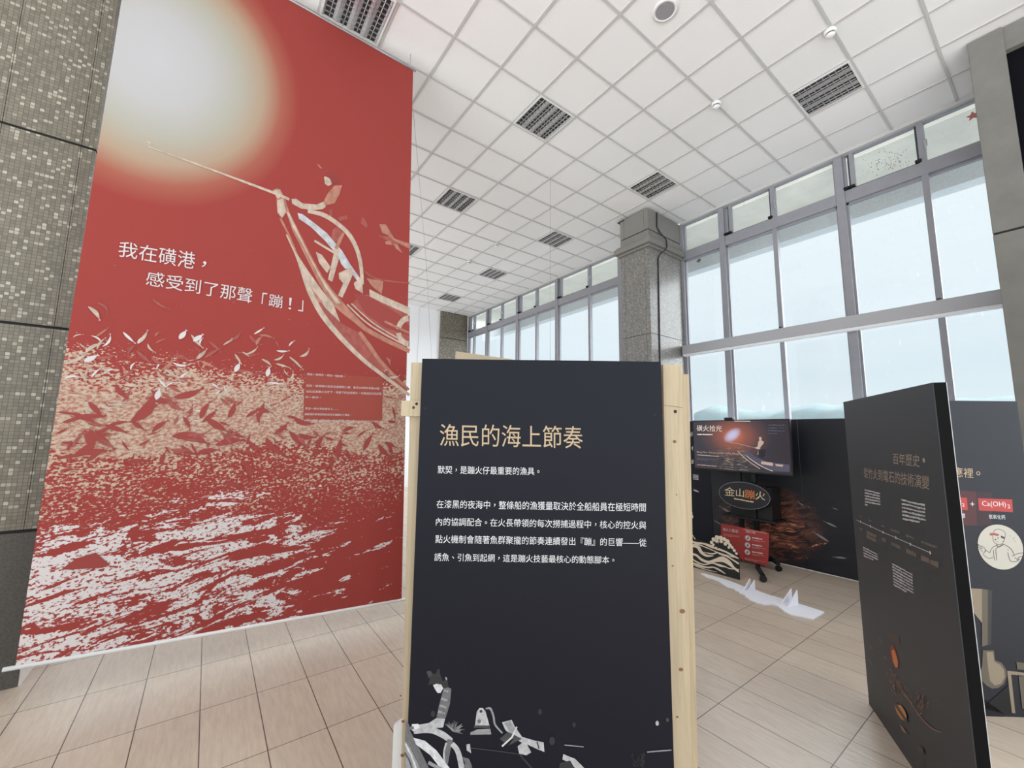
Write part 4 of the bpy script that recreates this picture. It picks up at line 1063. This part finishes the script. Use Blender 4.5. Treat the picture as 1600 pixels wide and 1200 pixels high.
S_(kw([(95, 500), (140, 492), (190, 503), (260, 530), (330, 560), (420, 590), (480, 605)]), [.012, .010, .014, .012, .010, .012, .006], V_CR)
S_(kw([(95, 530), (130, 508), (170, 520), (195, 560), (240, 590), (300, 592)]), [.01, .03, .05, .045, .03, .006], V_CR)
S_(kw([(98, 575), (150, 585), (200, 625), (260, 645), (320, 630), (380, 622), (430, 650), (470, 690), (516, 728)]), [.02, .03, .035, .03, .04, .07, .06, .03, .02], V_CR)
S_(kw([(100, 600), (150, 640), (220, 665), (290, 655), (350, 672), (400, 685), (440, 700), (516, 708)]), [.012, .02, .014, .012, .03, .014, .010, .012], V_CR)
S_(kw([(95, 640), (160, 668), (240, 690), (300, 690), (350, 712), (402, 745)]), [.014, .03, .02, .016, .022, .008], V_CR)
S_(kw([(100, 662), (180, 690), (250, 712), (330, 730)]), [.006, .012, .010, .004], V_CR)
S_(kw([(215, 560), (290, 575), (330, 565), (360, 580), (420, 600), (516, 660)]), [.006, .016, .012, .012, .016, .02], V_CR)
for x, y, rr in ((283, 478, .035), (300, 452, .04), (330, 436, .045), (362, 440, .045), (392, 450, .04), (420, 470, .045), (440, 500, .035), (458, 520, .03), (476, 545, .03), (495, 572, .025), (300, 500, .03), (330, 470, .04), (365, 468, .035), (400, 490, .035), (430, 520, .025)): pr.disc(kw([(x, y)])[0], rr*.62, V_CR, 16)
for q in ([(305, 520), (320, 490), (345, 478)], [(335, 530), (345, 500), (370, 490)], [(365, 535), (375, 512), (395, 508)]): S_(kw(q), [.012, .016, .006], mat('wave_black', (26, 25, 26)))
for x, y, rr in ((85, 212, .035), (104, 225, .035), (112, 255, .035), (102, 285, .03), (85, 250, .05), (70, 200, .05), (85, 300, .035), (60, 160, .05), (20, 120, .05), (-30, 90, .06)): pr.disc(kw([(x, y)])[0], rr*.75, V_CR, 16)
S_(kw([(85, 310), (98, 360), (118, 410), (145, 450)]), [.03, .012, .008, .014], V_CR); S_(kw([(75, 330), (78, 400), (95, 450)]), [.03, .02, .01], V_CR); S_(kw([(-60, 200), (0, 300), (30, 400), (60, 450)]), [.05, .06, .05, .02], V_CR)
pr.build('wave_print', wv)

M_FOAM = mat('white_foam_board', (236, 237, 246), 0.7)
FL = Plane((0, 0, 0), (0, 0, 1))
wf = thing('foam_cutout', (4.8, 2.1, 0), 'white wave-shaped foam cut-out lying flat on the tiles with small upright fins', 'cut-out')
outl = kw([(190, 748), (230, 750), (350, 785), (450, 818), (560, 860), (650, 886), (760, 928), (870, 960), (1000, 998), (1245, 1078), (1145, 1138), (1100, 1130), (1050, 1117), (960, 1102), (905, 1075), (880, 1050), (840, 1022), (790, 1012), (740, 1016), (680, 1002), (625, 980), (600, 970), (598, 960), (570, 948), (568, 930), (520, 915), (516, 900), (482, 892), (480, 878), (420, 862), (380, 838), (350, 815), (290, 792), (240, 778), (215, 762)])
g = MB(); g.prism([Vector(FL.at(q)) + Vector((0, 0, 0.001)) for q in outl], (0, 0, 0.010)); g.build('sheet', M_FOAM, wf)
def fin(a, b, h):
    A, B = [Vector(FL.at(kw([q])[0])) for q in (a, b)]
    A.z = B.z = 0.011
    n_ = (B-A).cross(Vector((0, 0, 1))).normalized()*0.008
    MB().prism([A, B, B+Vector((0, 0, h))], n_).build('fin', M_FOAM, wf)
fin((548, 900), (610, 872), .10); fin((585, 908), (650, 886), .10)
fin((866, 1018), (965, 985), .125); fin((925, 1036), (1017, 1018), .145)

# ---------------------------------------------------------------- tilted panel and its neighbour at the right
def slab_board(A, B, z1, thick, lab, front):
    """standing panel whose front runs from floor point A to floor point B"""
    A, B = Vector((*A, 0)), Vector((*B, 0)); pl = Plane(A, (B-A).cross(Vector((0, 0, 1))))
    n_ = Vector(pl.n)
    r = thing('display_board', tuple((A+B)/2), lab, 'display board', 'exhibition display boards')
    up = Vector((0, 0, z1))
    MB().hexa([A, B, B-n_*.004, A-n_*.004, A+up, B+up, B-n_*.004+up, A-n_*.004+up]).build('panel', front, r)
    MB().hexa([A-n_*.0042, B-n_*.0042, B-n_*thick, A-n_*thick, A-n_*.0042+up, B-n_*.0042+up, B-n_*thick+up, A-n_*thick+up]).build('frame', M_BOARD_EDGE, r)
    t_ = thick+.0002
    MB().hexa([A-n_*t_, B-n_*t_, B-n_*(t_+.0025), A-n_*(t_+.0025), A-n_*t_+up, B-n_*t_+up, B-n_*(t_+.0025)+up, A-n_*(t_+.0025)+up]).build('backing', M_FOAMEDGE, r)
    return r, pl
M_BOARD2 = mat('charcoal_board', (50, 51, 57), 0.5, spec=0.5)
sb, SPl = slab_board((3.558, 0.936), (2.574, 0.353), 1.94, 0.046, 'charcoal panel turned sideways at the right, printed with a timeline and a small flame', M_BOARD2)
pr = Print(SPl, 0.0008); P_GREY = mat('print_title_grey', (166, 150, 136), 0.6); P_DIM = mat('print_dim', (112, 100, 90), 0.6); P_TXT = mat('print_text_grey', (196, 198, 204), 0.6)
ks = lambda P: [(1310+x/4.284, 680+y/4.284) for x, y in P]
pr.text('百年歷史', ks([(365, 120), (545, 128), (545, 214), (368, 192)]), P_GREY); pr.disc(ks([(573, 168)])[0], .011, P_GREY, 16)
pr.text('從竹火到電石的技術演變', ks([(170, 216), (610, 272), (610, 366), (172, 284)]), P_GREY)
pr.lines(ks([(176, 356), (280, 382), (284, 492), (180, 474)]), 6, P_TXT, 71, fill=.5, last=.2); pr.lines(ks([(422, 420), (582, 458), (588, 604), (432, 572)]), 6, P_TXT, 72, fill=.45, last=.75)
pr.lines(ks([(166, 740), (262, 792), (270, 858), (172, 816)]), 4, P_TXT, 73, fill=.45, last=.7); pr.lines(ks([(360, 850), (496, 925), (506, 1085), (372, 1010)]), 8, P_TXT, 74, fill=.45, last=.7)
pr.strip(ks([(122, 568), (216, 610), (300, 650), (386, 686), (484, 730), (616, 787)]), .003, P_TXT)
for x, y in ((150, 580), (216, 610), (300, 650), (386, 686), (484, 730), (616, 787)): pr.disc(ks([(x, y)])[0], .008, P_TXT, 14)
for q, n_ in (([(140, 535), (158, 542), (158, 552), (140, 546)], 1), ([(203, 560), (222, 568), (222, 582), (203, 573)], 1), ([(288, 598), (310, 606), (310, 620), (288, 612)], 1), ([(352, 624), (412, 645), (412, 662), (352, 640)], 1), ([(455, 662), (508, 682), (508, 700), (455, 680)], 1), ([(556, 704), (662, 742), (662, 762), (556, 722)], 1),
              ([(146, 615), (162, 622), (162, 642), (146, 636)], 1), ([(190, 636), (256, 665), (256, 722), (190, 690)], 2), ([(292, 682), (318, 694), (318, 720), (292, 708)], 1), ([(358, 712), (420, 740), (420, 768), (358, 738)], 1), ([(456, 756), (522, 786), (522, 822), (456, 788)], 1), ([(556, 800), (678, 850), (678, 894), (556, 842)], 1)): pr.lines(ks(q), n_, P_DIM, int(q[0][0]), fill=.8, last=1)
kl = lambda P: [(1350+x/5, 960+y/5) for x, y in P]
F_OR = mat('print_flame_orange', (214, 122, 70), 0.6); F_RED = mat('print_flame_red', (140, 64, 46), 0.6); F_GOLD = mat('print_flame_gold', (196, 140, 78), 0.6); F_BR = mat('print_flame_brown', (150, 112, 92), 0.6); F_DK = mat('print_flame_dark', (86, 72, 66), 0.6)
pr.poly(kl([(205, 250), (228, 240), (250, 280), (272, 360), (272, 420), (250, 425), (225, 370), (212, 310)]), F_RED)
pr.poly(kl([(218, 285), (236, 275), (250, 310), (266, 370), (266, 412), (250, 414), (230, 365)]), F_OR); pr.poly(kl([(235, 340), (250, 345), (262, 385), (262, 408), (250, 405)]), F_GOLD)
pr.poly(kl([(170, 145), (270, 170), (285, 220), (240, 215)]), F_DK)
rnd = random.Random(9)
for k in range(90):
    t = rnd.random(); x = 195+t*110+rnd.gauss(0, 22); y = 450+t*190+rnd.gauss(0, 30)
    pr.strip(kl([(x, y), (x+rnd.uniform(8, 26), y+rnd.uniform(14, 40))]), [.001, rnd.uniform(.002, .006)], rnd.choice((F_BR, F_BR, F_DK, F_RED)))
for k in range(50):
    x = 440+rnd.gauss(20, 50); y = 730+rnd.gauss(0, 50)
    pr.strip(kl([(x, y), (x+rnd.uniform(-10, 20), y-rnd.uniform(12, 40))]), [.001, rnd.uniform(.002, .006)], rnd.choice((F_BR, F_DK, F_RED)))
pr.poly(kl([(245, 706), (300, 712), (330, 755), (346, 800), (334, 838), (300, 818), (268, 770)]), F_GOLD); pr.poly(kl([(262, 722), (300, 730), (325, 780), (322, 815), (290, 780)]), F_OR)
pr.poly(kl([(288, 860), (320, 890), (348, 935), (310, 915)]), F_BR); pr.poly(kl([(430, 1020), (470, 1050), (480, 1090), (440, 1070)]), F_DK); pr.poly(kl([(240, 700), (260, 690), (350, 830), (335, 845)]), F_DK)
pr.smooth_strip(kl([(220, 455), (285, 560), (350, 650), (450, 800), (540, 890), (620, 925)]), [.002, .004, .006, .006, .005, .003], F_BR)
for q in ([(55, 245), (75, 275)], [(48, 355), (75, 405)], [(130, 185), (150, 225)], [(165, 325), (185, 355)]): pr.strip(kl(q), .005, F_BR)
pr.build('timeline_print', sb)

rb, RPl = slab_board((3.62, 0.787), (4.350, 0.2076), 1.95, 0.046, 'navy board at the right edge with red formula tags and round drawing of person', mat('navy_board', (19, 23, 36), 0.5, spec=0.5))
pr = Print(RPl, 0.0008); P_TAG = mat('print_tag_red', (190, 66, 64), 0.55); P_WINE = mat('print_wine', (84, 44, 48), 0.6); P_WINE2 = mat('print_wine_faint', (58, 38, 46), 0.6); P_CIRC = mat('print_circle', (204, 200, 189), 0.6); P_INK = mat('print_ink', (84, 66, 66), 0.6); P_CAP = mat('print_cap', (176, 96, 88), 0.6)
kr = lambda P: [(1480+x/4, 600+y/4) for x, y in P]; km = lambda P: [(1500+x/10, 780+y/10) for x, y in P]
pr.text('學反應裡', kr([(-92, 510), (160, 526), (163, 588), (-90, 572)]), P_GOLD)
pr.text('。', kr([(180, 545), (206, 546), (207, 572), (181, 570)]), P_GOLD)
pr.poly(kr([(-60, 655), (180, 672), (185, 885), (-50, 880)]), P_WINE); pr.poly(kr([(180, 672), (280, 680), (280, 880), (185, 885)]), P_WINE2)
pr.poly(kr([(-60, 700), (122, 711), (128, 788), (-60, 780)]), P_TAG); pr.poly(kr([(192, 714), (405, 721), (410, 801), (198, 790)]), P_TAG)
pr.text('H', kr([(58, 728), (86, 729), (88, 764), (60, 763)]), P_WHITE); pr.text('2', kr([(91, 744), (107, 745), (108, 766), (92, 765)]), P_WHITE)
pr.text('+', kr([(143, 736), (168, 737), (169, 764), (144, 763)]), P_WHITE)
pr.text('Ca(OH)', kr([(215, 730), (364, 736), (368, 777), (218, 771)]), P_WHITE); pr.text('2', kr([(374, 753), (392, 754), (394, 777), (376, 776)]), P_WHITE)
pr.text('氣體', kr([(48, 806), (110, 809), (112, 837), (50, 833)]), P_WHITE); pr.text('氫氧化鈣', kr([(258, 815), (360, 819), (362, 847), (260, 842)]), P_WHITE)
cc = (1562.8, 854.5); up_, dn_ = RPl.at((1562.8, 820)), RPl.at((1562.8, 889.5))
pr.disc(cc, float(np.linalg.norm(up_-dn_))/2, P_CIRC, 48)
ink = lambda P, w_=.0032: pr.smooth_strip(km(P), w_, P_INK, 4)
ink([(522, 520), (535, 488), (575, 470), (625, 472), (680, 500), (706, 550), (704, 595)]); pr.poly(km([(450, 545), (480, 525), (540, 525), (612, 550), (590, 578), (520, 560), (480, 572)]), P_CAP)
ink([(512, 562), (510, 620), (530, 670), (580, 702), (625, 704), (662, 688), (672, 650)]); pr.poly(km([(630, 568), (702, 592), (692, 628), (668, 612), (640, 605)]), P_INK); ink([(672, 612), (690, 625), (680, 660), (664, 655)])
pr.disc(km([(550, 628)])[0], .005, P_INK, 10); pr.disc(km([(590, 606)])[0], .004, P_INK, 10); ink([(560, 655), (580, 660), (592, 652)], .002)
ink([(560, 708), (600, 742), (640, 725), (684, 700)], .006); ink([(560, 722), (510, 750), (480, 790), (458, 838)]); ink([(470, 840), (420, 810), (385, 782)])
ink([(275, 708), (290, 750), (320, 790), (350, 822)]); ink([(330, 726), (370, 750), (392, 790), (380, 825)]); ink([(296, 720), (330, 745), (350, 780)]); ink([(310, 750), (335, 775)]); ink([(240, 662), (280, 705), (335, 748)], .004)
ink([(352, 858), (400, 900), (455, 925), (515, 905)]); ink([(352, 850), (385, 820), (400, 800)]); ink([(520, 790), (522, 860), (535, 955)]); ink([(555, 768), (558, 850), (572, 958)]); ink([(600, 745), (560, 768)])
ink([(688, 708), (758, 748), (808, 798), (842, 868)]); ink([(742, 830), (758, 900), (788, 965), (850, 974), (905, 958), (922, 935)]); ink([(805, 888), (850, 870), (900, 850), (960, 838), (990, 850)]); ink([(850, 905), (890, 940), (920, 930)]); ink([(890, 925), (930, 900), (968, 888)])
ink([(768, 568), (788, 578)], .002); ink([(815, 622), (850, 600)], .002); ink([(838, 650), (872, 658)], .002); ink([(735, 798), (752, 780)], .002)
kk = lambda P: [(1480+x/3.533, 860+y/3.533) for x, y in P]
L1 = mat('print_lamp_tan', (150, 136, 116), 0.6); L2 = mat('print_lamp_shade', (104, 96, 84), 0.6); L3 = mat('print_lamp_dim', (58, 58, 58), 0.6); L0 = mat('print_lamp_black', (14, 14, 18), 0.6)
pr.poly(kk([(60, 205), (190, 212), (190, 400), (92, 275), (60, 240)]), L1); pr.poly(kk([(190, 212), (222, 216), (222, 520), (190, 530)]), L2); pr.poly(kk([(222, 216), (246, 220), (240, 520), (222, 520)]), L3)
pr.poly(kk([(195, 550), (255, 550), (262, 605), (298, 620), (322, 655), (328, 690), (312, 735), (280, 758), (245, 762), (215, 745), (190, 720), (170, 690), (190, 640)]), L2); pr.poly(kk([(215, 560), (250, 560), (258, 612), (290, 630), (312, 660), (316, 700), (295, 735), (262, 745), (235, 720), (225, 660)]), L1)
pr.poly(kk([(130, 770), (190, 870), (340, 740), (350, 900), (320, 905), (305, 922), (200, 912), (210, 895)]), L0)
pr.poly(kk([(128, 765), (204, 895), (196, 908), (138, 902)]), L1)
pr.poly(kk([(328, 662), (440, 676), (440, 692), (350, 684), (374, 898), (355, 896)]), L1); pr.poly(kk([(380, 615), (440, 622), (440, 660), (385, 655)]), L2); pr.poly(kk([(392, 692), (440, 694), (440, 880), (412, 870)]), L2)
pr.build('lamp_and_formula_print', rb)
